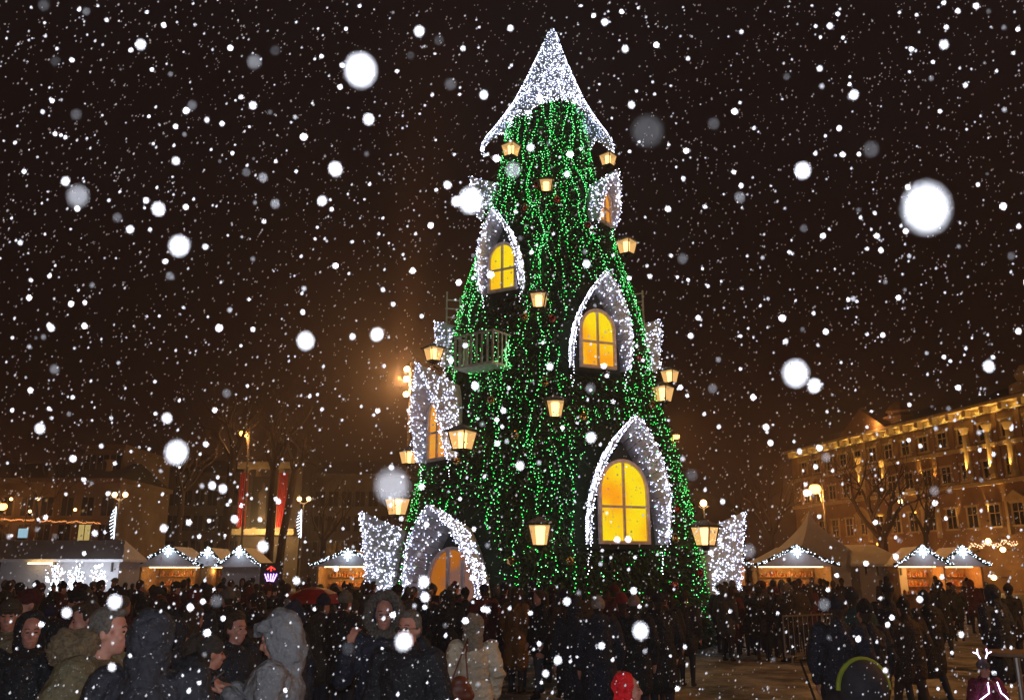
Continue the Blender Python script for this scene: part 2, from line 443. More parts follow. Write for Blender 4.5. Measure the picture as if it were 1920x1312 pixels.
fs = [(i*NA2+j, (i+1)*NA2+j, (i+1)*NA2+(j+1)%NA2, i*NA2+(j+1)%NA2) for i in range(NV) for j in range(NA2)]
fs += [tuple(n0+x for x in reversed(f)) for f in fs]
fs += [(NV*NA2+j, n0+NV*NA2+j, n0+NV*NA2+(j+1)%NA2, NV*NA2+(j+1)%NA2) for j in range(NA2)]
mb.add(vo+vi, fs); m_net = mat('silver_netting', (0.30, 0.31, 0.33), 0.6, (0.16, 0.17, 0.18), 14.0)
hat = tb(mb, 'hat', m_net, smooth=True)
mb = MB()
for i in range(2400):
    a = rnd.uniform(-R(115), R(115)) if i % 8 else rnd.uniform(-math.pi, math.pi)
    v = math.sqrt(rnd.uniform(0.0005, 1)); p = hatp(a, v, 0.05)
    mb.octa(p, rnd.uniform(0.012, 0.021), 0 if rnd.random() < 0.6 else 1)
for i in range(420):
    sd_ = rnd.choice((-1, 1)); a = sd_*rnd.uniform(R(48), R(118)); mb.octa(hatp(a, rnd.uniform(0.72, 1.0), -0.07), rnd.uniform(0.010, 0.017), 1)
for j in range(300):
    a = 2*math.pi*j/300; p = hatp(a, 1.0, 0.02)
    mb.octa(p + Vector((rnd.uniform(-.05,.05), 0, rnd.uniform(-.09,.03))), rnd.uniform(0.013, 0.022), 0)
for t, l in ((-87, 0), (-20, 0), (88, 0), (-38, 0)):
    for i in range(26):
        p = hatp(R(t)+rnd.uniform(-.03,.03), 1.0); mb.octa(p + Vector((rnd.uniform(-.07,.07), 0, -0.02*i*rnd.random())), 0.016, 0)
tag(tb(mb, 'fairy_lights', [emis('hat_bulb', (0.80, 0.86, 1.0), 5.5), m_wb2], hat), kind='stuff')

# balcony, part of the tree
m_bal = mat('white_balcony_paint', (0.75, 0.70, 0.66), 0.6)
a, z = surf(912, 690); n = Vector((math.sin(a), -math.cos(a), 0)); tg = Vector((math.cos(a), math.sin(a), 0)); B = tpt(a, z, -0.1)
M = Matrix(((tg.x, n.x, 0, B.x), (tg.y, n.y, 0, B.y), (0, 0, 1, B.z), (0, 0, 0, 1)))
mb = MB(); hwid = 0.74
mb.box(-hwid, hwid, -0.2, 0.78, -0.07, 0, 0, M)
bal = tb(mb, 'balcony', m_bal)
mb = MB()
for u in [-hwid + 0.025 + i*(2*hwid-0.05)/7 for i in range(8)]: mb.box(u-0.028, u+0.028, 0.70, 0.74, 0.0, 0.92, 0, M)
for sd in (-1, 1):
    for dd in (0.1, 0.3, 0.5): mb.box(sd*hwid-0.02, sd*hwid+0.02, dd-0.02, dd+0.02, 0.0, 0.92, 0, M)
    mb.box(sd*hwid-0.025, sd*hwid+0.025, -0.1, 0.69, 0.92, 0.96, 0, M)
mb.box(-hwid-0.03, hwid+0.03, 0.692, 0.752, 0.922, 0.972, 0, M)
tb(mb, 'railing', m_bal, bal)
mb = MB()
for sd in (-1, 1):
    for i in range(16): mb.octa(M @ Vector((hwid+0.08+0.03*rnd.random(), 0.3*rnd.random(), 0.05*i-0.1)), 0.016, 0)
for i in range(20): mb.octa(M @ Vector((-0.1+0.045*i, 0.55, 0.03)), 0.013, 0)
tb(mb, 'green_lights', [m_gb2], bal)

# ladders
def ladder(px0, px1, pyt, pyb, Yd, label, yaw):
    b = P((px0+px1)/2, pyb, Yd); t = P((px0+px1)/2, pyt, Yd); h = t.z-b.z
    o = empty('ladder', b, yaw, label, 'ladder')
    for sd in (-1, 1):
        mb = MB(); mb.box(sd*0.22-0.025, sd*0.22+0.025, -0.03, 0.03, 0, h if sd < 0 else h*0.93); mb.build('rail', m_bal, o)
    for k in range(int(h/0.3)):
        mb = MB(); mb.box(-0.195, 0.195, -0.015, 0.015, 0.2+k*0.3, 0.235+k*0.3); mb.build('rung', m_bal, o)
ladder(838, 858, 548, 690, TY-0.9, 'pale ladder fixed to the left edge of the tree above the balcony', R(12))
ladder(1190, 1204, 540, 640, TY+0.5, 'pale ladder sticking out of the right edge of the tree', R(-30))

# lanterns
m_lroof = mat('lantern_dark_metal', (0.035, 0.028, 0.022), 0.5, metal=0.3)
m_lsnow = mat('snow_dust', (0.30, 0.29, 0.30), 0.9, (0.10, 0.085, 0.08), 16.0)
m_core = emis('lantern_tube', (1.0, 0.72, 0.36), 5.5)
def glow_pane():
    m = bpy.data.materials.new('amber_pane'); m.use_nodes = True; t = m.node_tree; t.nodes.remove(t.nodes['Principled BSDF'])
    e = t.nodes.new('ShaderNodeEmission'); e.inputs[0].default_value = (1.0, 0.60, 0.23, 1); e.inputs[1].default_value = 1.35
    tr = t.nodes.new('ShaderNodeBsdfTransparent'); tr.inputs[0].default_value = (1, 0.75, 0.45, 1); a_ = t.nodes.new('ShaderNodeAddShader')
    mx = t.nodes.new('ShaderNodeMixShader'); mx.inputs[0].default_value = 0.42
    t.links.new(e.outputs[0], mx.inputs[2]); t.links.new(tr.outputs[0], mx.inputs[1]); t.links.new(mx.outputs[0], t.nodes['Material Output'].inputs[0]); return m
m_lp = glow_pane()
def make_lantern():
    o = empty('lantern')
    # local: y- is outward ; lantern body centre at y=-0.42
    cy_ = -0.42; q = math.pi/4
    T = Matrix.Translation((0, cy_, 0))
    mb = MB(); mb.lathe([(0.48, 0.22), (0.485, 0.245), (0.28, 0.33), (0.06, 0.41), (0.02, 0.45)], 4, 0, T, q); mb.build('lantern_roof', m_lroof, o)
    mb = MB(); mb.lathe([(0.43, 0.272), (0.27, 0.342), (0.07, 0.417), (0.02, 0.43)], 4, 0, T, q); mb.build('snow_cap', m_lsnow, o)
    rt, rb = 0.375, 0.255
    mb = MB()
    for j in range(4):
        t = q + j*math.pi/2
        mb.tube([(rb*math.cos(t), cy_+rb*math.sin(t), -0.22), (rt*math.cos(t), cy_+rt*math.sin(t), 0.22)], 0.022, 4)
    mb.lathe([(0.06, -0.36), (0.12, -0.26), (rb+0.035, -0.255), (rb+0.035, -0.22)], 4, 0, T, q)
    mb.build('lantern_frame', m_lroof, o)
    mb = MB()
    for j in range(4):
        t0, t1 = q + j*math.pi/2, q + (j+1)*math.pi/2; k0, k1 = rb-0.012, rt-0.012
        vs = [(k0*math.cos(t0), cy_+k0*math.sin(t0), -0.218), (k0*math.cos(t1), cy_+k0*math.sin(t1), -0.218), (k1*math.cos(t1), cy_+k1*math.sin(t1), 0.218), (k1*math.cos(t0), cy_+k1*math.sin(t0), 0.218)]
        mb.add(vs, [(0,1,2,3)])
    mb.build('lantern_glass', m_lp, o)
    mb = MB(); mb.lathe([(0.085, -0.21), (0.12, 0.20)], 10, 0, T); mb.build('lamp_tube', m_core, o, smooth=True)
    mb = MB(); mb.tube([(0, 0.35, -0.5), (0, 0.0, -0.5), (0, -0.25, -0.47), (0, cy_, -0.42)], 0.025, 6); mb.build('bracket', m_lroof, o)
    return o
LN = [(958,284,.90,'brass lantern under the left tip of the hat'),(1024,352,.85,'lantern on the front of the tree just below the hat'),(1140,302,.85,'lantern under the right tip of the white hat'),
 (1175,465,1.0,'lantern on the upper right edge of the tree, below the small orange window'),(1010,566,.92,'lantern between the two upper arched yellow windows'),(813,665,.92,'lantern on the left edge above the tall side hood'),
 (1256,707,.85,'higher and farther of the two lanterns close together at the right edge'),(1243,740,1.05,'nearer and lower of the two lanterns close together at the right edge'),(1041,768,.98,'lantern on the front of the tree left of the large hood tip'),
 (867,826,1.12,'lantern just right of the narrow orange side window'),(766,858,.85,'small lantern at the left edge of the tree left of the orange window'),(745,950,1.0,'lantern above the two lowest left hoods, half behind a pale snowflake'),
 (1013,1003,1.12,'lantern low on the tree between the door and the largest window'),(1322,1005,1.12,'lantern by the top of the bottom right hood')]
proto_l = make_lantern()
for i, (px, py, sc, lb) in enumerate(LN):
    o = proto_l if i == 0 else copy_tree(proto_l)
    a, z = surf(px, py)
    side = abs(px-1037)
    p = P(px, py, TY)
    if abs(a) > R(75):       # beyond the silhouette: hang at the side, centre where the ray passes
        yy = TY - (2.6 if px in (1322, 745) else 0.3)
        o.rotation_euler = (0, 0, R(50) if px > 1037 else R(-50))
        p = P(px, py, yy - 0.35); d = Vector((math.sin(o.rotation_euler[2]), -math.cos(o.rotation_euler[2]), 0))
        o.location = p - d*0.42*sc
    else:
        n = Vector((math.sin(a), -math.cos(a), 0)); o.rotation_euler = (0, 0, a); B = tpt(a, z, 0.12)
        # shift so the lantern body centre (0.42 out) lands on the pixel ray
        d = ray(px, py); rr = TR(z) + 0.12 + 0.42*sc
        t = 15.0
        while t < 45:
            pp = Vector((0,0,HC)) + d*t
            if math.hypot(pp.x-TX, pp.y-TY) < rr: break
            t += 0.02
        a2 = math.atan2(pp.x-TX, TY-pp.y); o.rotation_euler = (0, 0, a2)
        o.location = pp - Vector((math.sin(a2), -math.cos(a2), 0))*0.42*sc
    o.scale = (sc, sc, sc)
    tag(o, lb, 'lantern', 'lanterns hanging on the tree')

# baubles
m_gold = mat('gold_bauble', (0.55, 0.30, 0.12), 0.18, metal=0.9); m_redb = mat('red_bauble', (0.45, 0.05, 0.04), 0.2, metal=0.8)
def make_bauble(m):
    o = empty('bauble'); mb = MB(); mb.ell((0,0,0), 0.13, 14, 10); mb.build('ball', m, o, smooth=True)
    mb = MB(); mb.lathe([(0.03,0.125),(0.03,0.155)], 8); mb.build('cap', m_gold, o); return o
b1, b2 = make_bauble(m_gold), make_bauble(m_redb)
BP = [(925,752,0),(1068,1052,0),(960,1052,0),(1262,955,1),(1258,1010,0),(1302,950,0),(1305,1075,1),(1258,1098,1),(1092,783,0),(985,597,0),(1035,600,1),(1098,425,1),(1043,378,1),(1006,350,1),(985,393,1),(1192,672,1),(1215,760,0),(862,865,0),(968,818,0),(1022,720,0)]
u1 = u2 = False
for px, py, k in BP:
    src = b2 if k else b1
    if (k and not u2) or (not k and not u1): o = src
    else: o = copy_tree(src)
    if k: u2 = True
    else: u1 = True
    a, z = surf(px, py); o.location = tpt(a, z, 0.10)
    tag(o, ('shiny red' if k else 'shiny gold') + ' bauble hanging among the green lights on the tree', 'bauble', 'red baubles on the tree' if k else 'gold baubles on the tree')
# ================================================================ ground
def ground_mat():
    m = bpy.data.materials.new('trampled_snow'); m.use_nodes = True; t = m.node_tree; b = t.nodes['Principled BSDF']
    tcn = t.nodes.new('ShaderNodeTexCoord'); n1 = t.nodes.new('ShaderNodeTexNoise'); n1.inputs['Scale'].default_value = 0.9; n1.inputs['Detail'].default_value = 8; n1.inputs['Roughness'].default_value = 0.7
    r_ = t.nodes.new('ShaderNodeValToRGB'); r_.color_ramp.elements[0].position = 0.38; r_.color_ramp.elements[0].color = (0.045, 0.036, 0.030, 1); r_.color_ramp.elements[1].position = 0.62; r_.color_ramp.elements[1].color = (0.42, 0.39, 0.36, 1)
    n2 = t.nodes.new('ShaderNodeTexNoise'); n2.inputs['Scale'].default_value = 5; n2.inputs['Detail'].default_value = 6; bp = t.nodes.new('ShaderNodeBump'); bp.inputs['Strength'].default_value = 0.7; bp.inputs['Distance'].default_value = 0.14
    t.links.new(tcn.outputs['Object'], n1.inputs[0]); t.links.new(tcn.outputs['Object'], n2.inputs[0]); t.links.new(n1.outputs['Fac'], r_.inputs[0]); t.links.new(r_.outputs[0], b.inputs['Base Color'])
    t.links.new(n2.outputs['Fac'], bp.inputs['Height']); t.links.new(bp.outputs[0], b.inputs['Normal']); b.inputs['Roughness'].default_value = 0.6
    return m
mb = MB(); mb.add([(-600,-60,0),(600,-60,0),(600,900,0),(-600,900,0)], [(0,1,2,3)])
tag(mb.build('ground', ground_mat()), 'trampled brown snow over the paved square', None, None, 'structure')

m_metal = mat('dark_metal', (0.05, 0.05, 0.05), 0.5, metal=0.6)
m_mast = mat('lamp_mast_metal', (0.09, 0.08, 0.07), 0.6)
m_sod = emis('sodium_lamp', (1.0, 0.40, 0.07), 10.0)
m_warm = emis('warm_globe', (1.0, 0.62, 0.22), 9.0)
m_flood = emis('flood_lamp', (1.0, 0.66, 0.30), 25.0)
SOD = (1.0, 0.42, 0.10)
# ---- sodium street lamps on masts
def street_lamp(px, py, Y, power, label, armdir=1, r=0.17, arm=0.45, xy=None, hz=None):
    p = P(px, py, Y) if xy is None else Vector((xy[0], xy[1], hz))
    o = empty('street_lamp', (p.x + armdir*arm, p.y, 0), 0, label, 'street lamp', 'sodium street lamps round the square')
    mb = MB(); mb.tube([(0,0,0),(0,0,p.z*0.5),(0,0,p.z+0.9)], [0.11,0.085,0.05], 8); mb.build('mast', m_mast, o)
    mb = MB(); mb.tube([(0,0,p.z-1.4),(-armdir*arm*0.35,0,p.z-0.35),(-armdir*arm*0.9,0,p.z+0.14)], 0.04, 6); mb.build('arm', m_mast, o)
    mb = MB(); mb.lathe([(0.04,0.34),(0.16,0.26),(0.26,0.10),(0.27,0.06)], 12, 0, Matrix.Translation((-armdir*arm,0,p.z-0.02))); mb.build('lamp_head', m_metal, o)
    mb = MB(); mb.ell((-armdir*arm,0,p.z-0.04), (r,r,r*0.8), 10, 8); mb.build('bulb', m_sod, o, smooth=True)
    lo = lamp((p.x, p.y, p.z-0.3), power, SOD, 0.2, name='sodium_light'); return o
street_lamp(457, 811, 62, 1900, 'orange street lamp on a tall mast beside the red banners', 1, 0.3)
street_lamp(1528, 915, 52, 3400, 'bright orange street lamp behind the peaked white tent', 1, 0.36)
street_lamp(1268, 817, 75, 1600, 'orange street lamp just showing at the right edge of the tree', -1, 0.3)
street_lamp(4, 948, 60, 1800, 'orange street lamp cut by the left edge of the photo', -1, 0.32)
street_lamp(0, 0, 0, 450, 'added unseen street lamp on the near left side of the square', -1, 0.2, xy=(-15, 9), hz=9.5)  # added lamp out of view, lights the tree front from the left
street_lamp(0, 0, 0, 3600, 'added unseen street lamp on the near right side of the square', 1, 0.2, xy=(16, 12), hz=9.5)  # added lamp out of view, lights the tree front and right-hand ground
# ---- double globe lamps with white light figure
m_deco = emis('white_deco_light', (0.72, 0.85, 1.0), 5.0)
def globe_lamp(px, py, Y, label, n=2, deco=True, power=160, r=0.17):
    p = P(px, py, Y); o = empty('globe_lamp', (p.x, Y, 0), 0, label, 'street lamp')
    mb = MB(); mb.tube([(0,0,0),(0,0,p.z-0.3)], [0.07,0.05], 8); mb.tube([(-0.36,0,p.z-0.2),(0,0,p.z-0.42),(0.36,0,p.z-0.2)], 0.03, 6); mb.build('mast', m_mast, o)
    for sx_ in ((-0.36, 0.36) if n == 2 else (0,)):
        mb = MB(); mb.ell((sx_,0,p.z), r, 10, 8); mb.build('globe', m_warm, o, smooth=True)
    if deco:
        mb = MB(); mb.tube([(-0.12,-0.1,p.z-0.8),(-0.05,-0.1,p.z-2.9)], 0.03, 5)
        for k in range(9): mb.tube([(-0.12+0.008*k,-0.1,p.z-0.9-0.22*k),(-0.32-0.12*math.sin(k*0.5),-0.1,p.z-1.1-0.22*k)], 0.022, 4)
        tag(mb.build('light_ornament', m_deco, o), kind='stuff')
    lamp((p.x, Y-0.3, p.z), power, (1.0, 0.6, 0.25), 0.2, name='globe_light'); return o
globe_lamp(225, 927, 58, 'twin globe lamp with a white light ornament above the left market tent')
globe_lamp(570, 935, 66, 'twin globe lamp with a thin white light ornament left of the tree')
globe_lamp(1319, 943, 60, 'small globe lamp between the tree and the bottom right hood', 1, False, 200, 0.24)
# ---- floodlight mast left behind the tree
p = P(763, 715, 60); o = empty('floodlight_mast', (p.x+0.25, 60, 0), 0, 'floodlight mast behind the left edge of the tree with three glaring lamps', 'floodlight')
mb = MB(); mb.tube([(0,0,0),(0,0,p.z+1.4)], [0.16,0.09], 8); mb.build('mast', m_mast, o)
for py in (693, 711, 740):
    q_ = P(763, py, 60); mb = MB(); mb.ell((-0.25,-0.2,q_.z), (0.21,0.14,0.19), 10, 8); mb.build('flood_lamp', m_flood, o, smooth=True)
    mb = MB(); mb.box(-0.44,0.05,-0.14,0.06,q_.z-0.22,q_.z+0.22); mb.build('lamp_housing', m_metal, o)
lamp((p.x-0.3, 59.3, p.z), 5500, (1.0, 0.50, 0.17), 0.3, name='flood_light')
lamp((p.x-0.3, 59.3, p.z), 900000, (1.0, 0.42, 0.12), 0.3, 'SPOT', 'flood_light', rot=(R(172), R(2), 0), size=24, blend=1.0)

# ================================================================ market
m_tent = mat('white_tent_fabric', (0.74, 0.72, 0.71), 0.8, (0.60, 0.58, 0.58), 0.8, bump=0.25, bscale=1.2)
m_wall = mat('white_stall_wall', (0.46, 0.44, 0.44), 0.7, (0.38, 0.36, 0.36), 1.5)
m_wood = mat('pale_stall_wood', (0.40, 0.24, 0.12), 0.7, (0.28, 0.16, 0.08), 3)
m_gar = mat('fir_garland', (0.015, 0.03, 0.015), 0.9)
m_star = emis('star_light', (0.65, 0.85, 1.0), 4.0)
m_good1 = mat('amber_goods', (0.55, 0.25, 0.05), 0.5, (0.3, 0.06, 0.03), 8); m_good2 = mat('red_goods', (0.5, 0.05, 0.03), 0.5, (0.5, 0.4, 0.2), 9)
m_tube = emis('stall_light_bar', (1.0, 0.62, 0.22), 9.0)
rk = random.Random(3)
def goods(nm, x0, x1, y, z, o, n, m):
    mb = MB()
    x = x0
    while x < x1:
        w = rk.uniform(0.08, 0.2); h = rk.uniform(0.1, 0.32); mb.lathe([(w*.5,0),(w*.5,h*.7),(w*.25,h*.85),(w*.25,h)], 8, rk.choice((0,1)), Matrix.Translation((x+w/2, y, z))); x += w*1.15
    return tag(mb.build(nm, [m_good1, m_good2], o), kind=None)
def stall(px, Y, w, label, apex_h=3.35, eave_h=2.35, depth=2.4, yaw=0.0, light=60, star=True, col=(1.0, 0.55, 0.16), side_open=False, roofback=True, open_front=True):
    x = GX(px, Y, 2.0); o = empty('market_stall', (x, Y, 0), yaw, label, 'market stall')
    h = w/2
    mb = MB(); mb.box(-h+0.05, h-0.05, -0.02, 0.03, 0, 1.0)
    mb.box(-h+0.05, -h+0.14, -0.05, 0.03, 1.0, eave_h); mb.box(h-0.14, h-0.05, -0.05, 0.03, 1.0, eave_h)
    if not open_front: mb.box(-h+0.14, h-0.14, -0.01, 0.03, 1.0, eave_h)
    mb.box(-h+0.05, -h+0.10, 0.031, depth, 0, eave_h); mb.box(h-0.10, h-0.05, 0.031, depth, 0, eave_h); mb.box(-h+0.101, h-0.101, depth-0.05, depth, 0, eave_h)
    mb.build('stall_walls', m_wood if open_front else m_wall, o)
    mb = MB(); mb.box(-h+0.02, h-0.02, -0.35, 0.0, 1.002, 1.05); mb.build('counter', m_wood, o)
    mb = MB()
    ov = 0.18; n = 8   # concave tent roof
    R_ = [( -h-ov + (h+ov)*i/n, eave_h + (apex_h-eave_h)*((i/n)**1.25)) for i in range(n+1)]
    prof = R_ + [(-a, b) for a, b in reversed(R_[:-1])]
    k = len(prof)
    vs = [(a, -0.45, b) for a, b in prof] + [(a, depth+0.3, b) for a, b in prof] + [(a, -0.45, b-0.04) for a, b in prof] + [(a, depth+0.3, b-0.04) for a, b in prof]
    mb.add(vs, [(i, i+1, k+i+1, k+i) for i in range(k-1)] + [(2*k+i, 3*k+i, 3*k+i+1, 2*k+i+1) for i in range(k-1)] + [(i, 2*k+i, 2*k+i+1, i+1) for i in range(k-1)])
    mb.build('roof', m_tent, o)
    mb = MB(); mb.prism([(a, b-0.045) for a, b in prof], -0.40, -0.36); mb.build('gable', m_tent, o, fix=True)
    mb = MB()
    gp = [(a, -0.52, b+0.02) for a, b in prof]; mb.tube(gp, 0.09, 6)
    for i in range(k-1):
        for _ in range(4):
            t = rk.random(); a_ = Vector(gp[i]).lerp(Vector(gp[i+1]), t)
            mb.octa(a_ + Vector((rk.uniform(-.07,.07), -0.09, rk.uniform(-.09,.09))), rk.uniform(0.018, 0.030), 1)
    mb.build('lit_garland', [m_gar, m_deco], o)
    if star:
        mb = MB()
        for j in range(4):
            t = j*math.pi/4; r_ = 0.30 if j % 2 == 0 else 0.22
            mb.box(-r_, r_, -0.02, 0.02, -0.028, 0.028, 0, Matrix.Translation((0, -0.6 - 0.012*j, apex_h-0.25)) @ Matrix.Rotation(t, 4, 'Y'))
        mb.build('star', m_star, o)
        lamp((x, Y-1.1, apex_h-0.35), 7, (0.72, 0.74, 1.0), 0.2, name='garland_glow')
    if open_front:
        for zz_ in (1.35, 1.8):
            mb = MB(); mb.box(-h+0.15, h-0.15, depth-0.35, depth-0.06, zz_, zz_+0.03); mb.build('shelf', m_wood, o)
            goods('goods', -h+0.2, h-0.25, depth-0.2, zz_+0.03, o, 8, None)
        goods('goods', -h+0.2, h-0.25, -0.15, 1.05, o, 8, None)
        mb = MB(); mb.box(-h+0.3, h-0.3, 0.5, 0.56, eave_h-0.08, eave_h-0.03); mb.build('light_bar', m_tube, o)
        c_, s_ = math.cos(yaw), math.sin(yaw)
        lamp((x - s_*0.9, Y + c_*0.9, 2.1), light, col, 0.15, name='stall_light')
    return o
stall(320, 46, 3.3, 'market stall with star, amber-lit counter and wide garlanded gable, left of the crowd', light=60)
stall(393, 47, 1.7, 'narrow peaked stall with a round star between two garlanded stalls', light=22, apex_h=3.3)
stall(452, 46, 2.1, 'peaked stall with a bow shaped light under its garland, without a lit counter', light=12, apex_h=3.3, open_front=False)
stall(655, 42, 3.2, 'market stall with red lit goods half hidden by the bottom left hood', light=90, apex_h=3.1)
stall(1345, 43, 2.9, 'lit stall half hidden by the bottom right hood', light=80, apex_h=3.0, star=False)
stall(1490, 42, 3.7, 'bright market stall with snowflake star and garland right of the tree', light=85, apex_h=3.25)
stall(1727, 42, 2.3, 'orange lit stall with rounded garlanded gable between the big white tent and the end stall', light=85, apex_h=3.25, yaw=R(-8), col=(1.0, 0.45, 0.10))
stall(1802, 43, 2.1, 'end stall of the row with orange side wall and a small star', light=70, apex_h=3.25, yaw=R(-8), col=(1.0, 0.42, 0.09))

def pagoda(px, Y, w, apex, eave, label):
    x = GX(px, Y, 2.5); o = empty('pagoda_tent', (x, Y+w/2, 0), R(10), label, 'tent'); h = w/2
    mb = MB(); mb.box(-h, h, -h, -h+0.04, 0, eave); mb.box(-h, h, h-0.04, h, 0, eave); mb.box(-h, -h+0.04, -h+0.041, h-0.041, 0, eave); mb.box(h-0.04, h, -h+0.041, h-0.041, 0, eave); mb.build('tent_walls', m_tent, o)
    mb = MB(); n = 12; prof = []
    for i in range(n+1):
        t = i/n; prof.append(((h+0.12)*math.sqrt(2)*((1-t)**1.45)+0.02, eave + (apex-eave)*t))
    prof = [((h+0.13)*math.sqrt(2), eave-0.28)] + prof
    mb.lathe(prof, 4, 0, None, math.pi/4); mb.build('peaked_roof', m_tent, o)
    return o
pagoda(1549, 45, 3.9, P(1549, 958, 47).z, 2.55, 'peaked white pagoda tent behind the bright stall')
def long_tent(px0, px1, Y, eave, ridge, depth, label, deco=False):
    x0, x1 = GX(px0, Y, 2), GX(px1, Y, 2); o = empty('market_tent', ((x0+x1)/2, Y, 0), 0, label, 'tent'); h = (x1-x0)/2
    mb = MB(); mb.box(-h, h, 0, 0.04, 0, eave-0.002); mb.box(-h, -h+0.04, 0.041, depth, 0, eave-0.002); mb.box(h-0.04, h, 0.041, depth, 0, eave-0.002); mb.box(-h, h, depth+0.001, depth+0.04, 0, eave-0.002); mb.build('tent_walls', m_wall, o)
    mb = MB(); c = 0.35; e_ = 0.25
    mb.add([(-h-e_,-e_,eave),(h+e_,-e_,eave),(h-c,depth/2,ridge),(-h+c,depth/2,ridge),(h+e_,depth+e_,eave),(-h-e_,depth+e_,eave),
            (-h-e_,-e_,eave-.12),(h+e_,-e_,eave-.12),(h+e_,depth+e_,eave-.12),(-h-e_,depth+e_,eave-.12)],
           [(0,1,2,3),(1,4,2),(4,5,3,2),(5,0,3),(6,7,1,0),(7,8,4,1),(8,9,5,4),(9,6,0,5)]); mb.build('tent_roof', m_tent, o)
    mb = MB()
    for u in [-h+0.3+i*(2*h-0.6)/3 for i in range(4)]: mb.box(u-0.03, u+0.03, -0.1, -0.001, eave-0.55, eave-0.13)
    mb.build('wall_posts', m_metal, o)
    return o
long_tent(-120, 222, 40, 2.62, 3.5, 2.2, 'long white tent at the left edge with white lit branches along its wall')
long_tent(1612, 1700, 44, 2.45, 3.45, 5.5, 'big plain white tent between the pagoda tent and the orange lit stalls')
# lamp bar on the left tent + lit branches in front of it
p = P(68, 1052, 39.6); mb = MB(); mb.box(p.x-0.35, p.x+0.75, 39.52, 39.58, p.z-0.12, p.z-0.05)
tag(mb.build('tube_lamp', m_tube), 'warm tube lamp under the eave of the long left tent', 'lamp')
def lit_branch(px, top, bot, half, Y, label, n):
    p = P(px, bot, Y); t = P(px, top, Y); o = empty('lit_branches', (p.x, Y, 0), 0, label, 'light decoration'); H_ = t.z; mb = MB(); ml = MB()
    hw = half/F*Y*cp
    for b in range(n):
        lean = rk.uniform(-1, 1); pts = [(0,0,0.2)]; 
        for k in range(1, 6):
            s_ = k/5; pts.append((lean*hw*s_**0.8 + rk.uniform(-.05,.05), rk.uniform(-.15,.15), 0.2 + (H_-0.2)*s_*(1-0.25*abs(lean))))
        mb.tube(pts, [0.03,0.02,0.018,0.015,0.012,0.01], 4)
        for k in range(30):
            s_ = rk.uniform(0.3, 1)*4.99; i = int(s_); q_ = Vector(pts[i]).lerp(Vector(pts[i+1]), s_-i)
            ml.octa(q_ + Vector((rk.uniform(-.12,.12), rk.uniform(-.12,.12), rk.uniform(-.1,.1))), rk.uniform(0.022, 0.04))
    mb.build('branches', m_wood, o); tag(ml.build('fairy_lights', m_deco, o), kind='stuff'); lamp((p.x, Y+0.3, 1.9), 45, (0.8, 0.85, 1.0), 0.3, name='branch_glow'); return o
lit_branch(97, 1052, 1120, 22, 38.5, 'leftmost spray of white lit branches before the long tent', 9)
lit_branch(138, 1052, 1120, 16, 38.3, 'middle narrow spray of white lit branches before the long tent', 8)
lit_branch(177, 1054, 1120, 18, 38.6, 'right hand spray of white lit branches before the long tent', 8)
# neon sign
p = P(508, 1078, 44); o = empty('neon_sign', (p.x, 44, 0), 0, 'small neon sign with a red shape above violet prongs', 'sign')
mb = MB(); mb.box(-0.55, 0.55, 0, 0.06, p.z-0.45, p.z+0.6); mb.box(-0.04, 0.04, 0.01, 0.05, 0, p.z-0.451); mb.build('sign_board', m_metal, o)
mb = MB()
for k in (-2, -1, 0, 1, 2): mb.tube([(k*0.07, -0.04, p.z-0.3), (k*0.15, -0.04, p.z+0.08)], 0.025, 5)
mb.build('violet_tubes', emis('violet_neon', (0.45, 0.22, 1.0), 7.0), o)
mb = MB(); mb.tube([(-.2,-.04,p.z+.28),(0,-.04,p.z+.42),(.2,-.04,p.z+.28)], 0.03, 5); mb.tube([(0,-.04,p.z+.2),(0,-.04,p.z+.4)], 0.03, 5); mb.build('red_tubes', emis('red_neon', (1.0, 0.04, 0.03), 2.5), o)

# ================================================================ buildings
m_stone = mat('ochre_stucco', (0.24, 0.13, 0.055), 0.85, (0.16, 0.085, 0.04), 0.6, bump=0.3, bscale=6)
m_trim = mat('pale_stone_trim', (0.46, 0.34, 0.19), 0.8, (0.34, 0.24, 0.13), 1.2)
m_dark = mat('dark_glass', (0.012, 0.012, 0.014), 0.15)
m_roof = mat('dark_sheet_roof', (0.05, 0.035, 0.03), 0.7)
m_gl = emis('gold_strip', (1.0, 0.62, 0.10), 1.0)
UPL = (1.0, 0.60, 0.16)
# right facade: plane through pixel columns 1920 (near) and 1500 (far)
A = P(1920, 1070, 84.0); Bp = P(1500, 1070, 122.0); A = Vector((A.x, A.y, 0)); Bp = Vector((Bp.x, Bp.y, 0))
fe = (Bp - A).normalized(); fn = Vector((-fe.y, fe.x, 0)); 
if fn.dot(-A) < 0: fn = -fn
MF = Matrix(((fe.x, fn.x, 0, A.x), (fe.y, fn.y, 0, A.y), (0, 0, 1, 0), (0, 0, 0, 1)))
def FP(px, py):
    d = ray(px, py); t = (A - Vector((0,0,HC))).dot(fn)/d.dot(fn); q = Vector((0,0,HC)) + d*t - A
    return q.dot(fe), q.z
def fbox(mb, s0, s1, z0, z1, d0, d1, mi=0): mb.box(s0, s1, d0, d1, z0, z1, mi, MF)
bd = empty('palace_building', A, 0, 'long ochre building with floodlit columns and gold lit cornice at the right edge', 'building')
Mi = Matrix.Translation(-A)
def fbld(mb, name, mats, parent=None, **k):
    if parent is None: parent = bd
    mb.v = [Mi @ p for p in mb.v]; return mb.build(name, mats, parent, fix=True, **k)
s_far = FP(1495, 1000)[0]; s_near = -16.0
_, ztop = FP(1920, 742); _, zt2 = FP(1560, 828)
ZC = (ztop + zt2)/2
f2z, f3z = FP(1850, 905)[1], FP(1850, 835)[1]
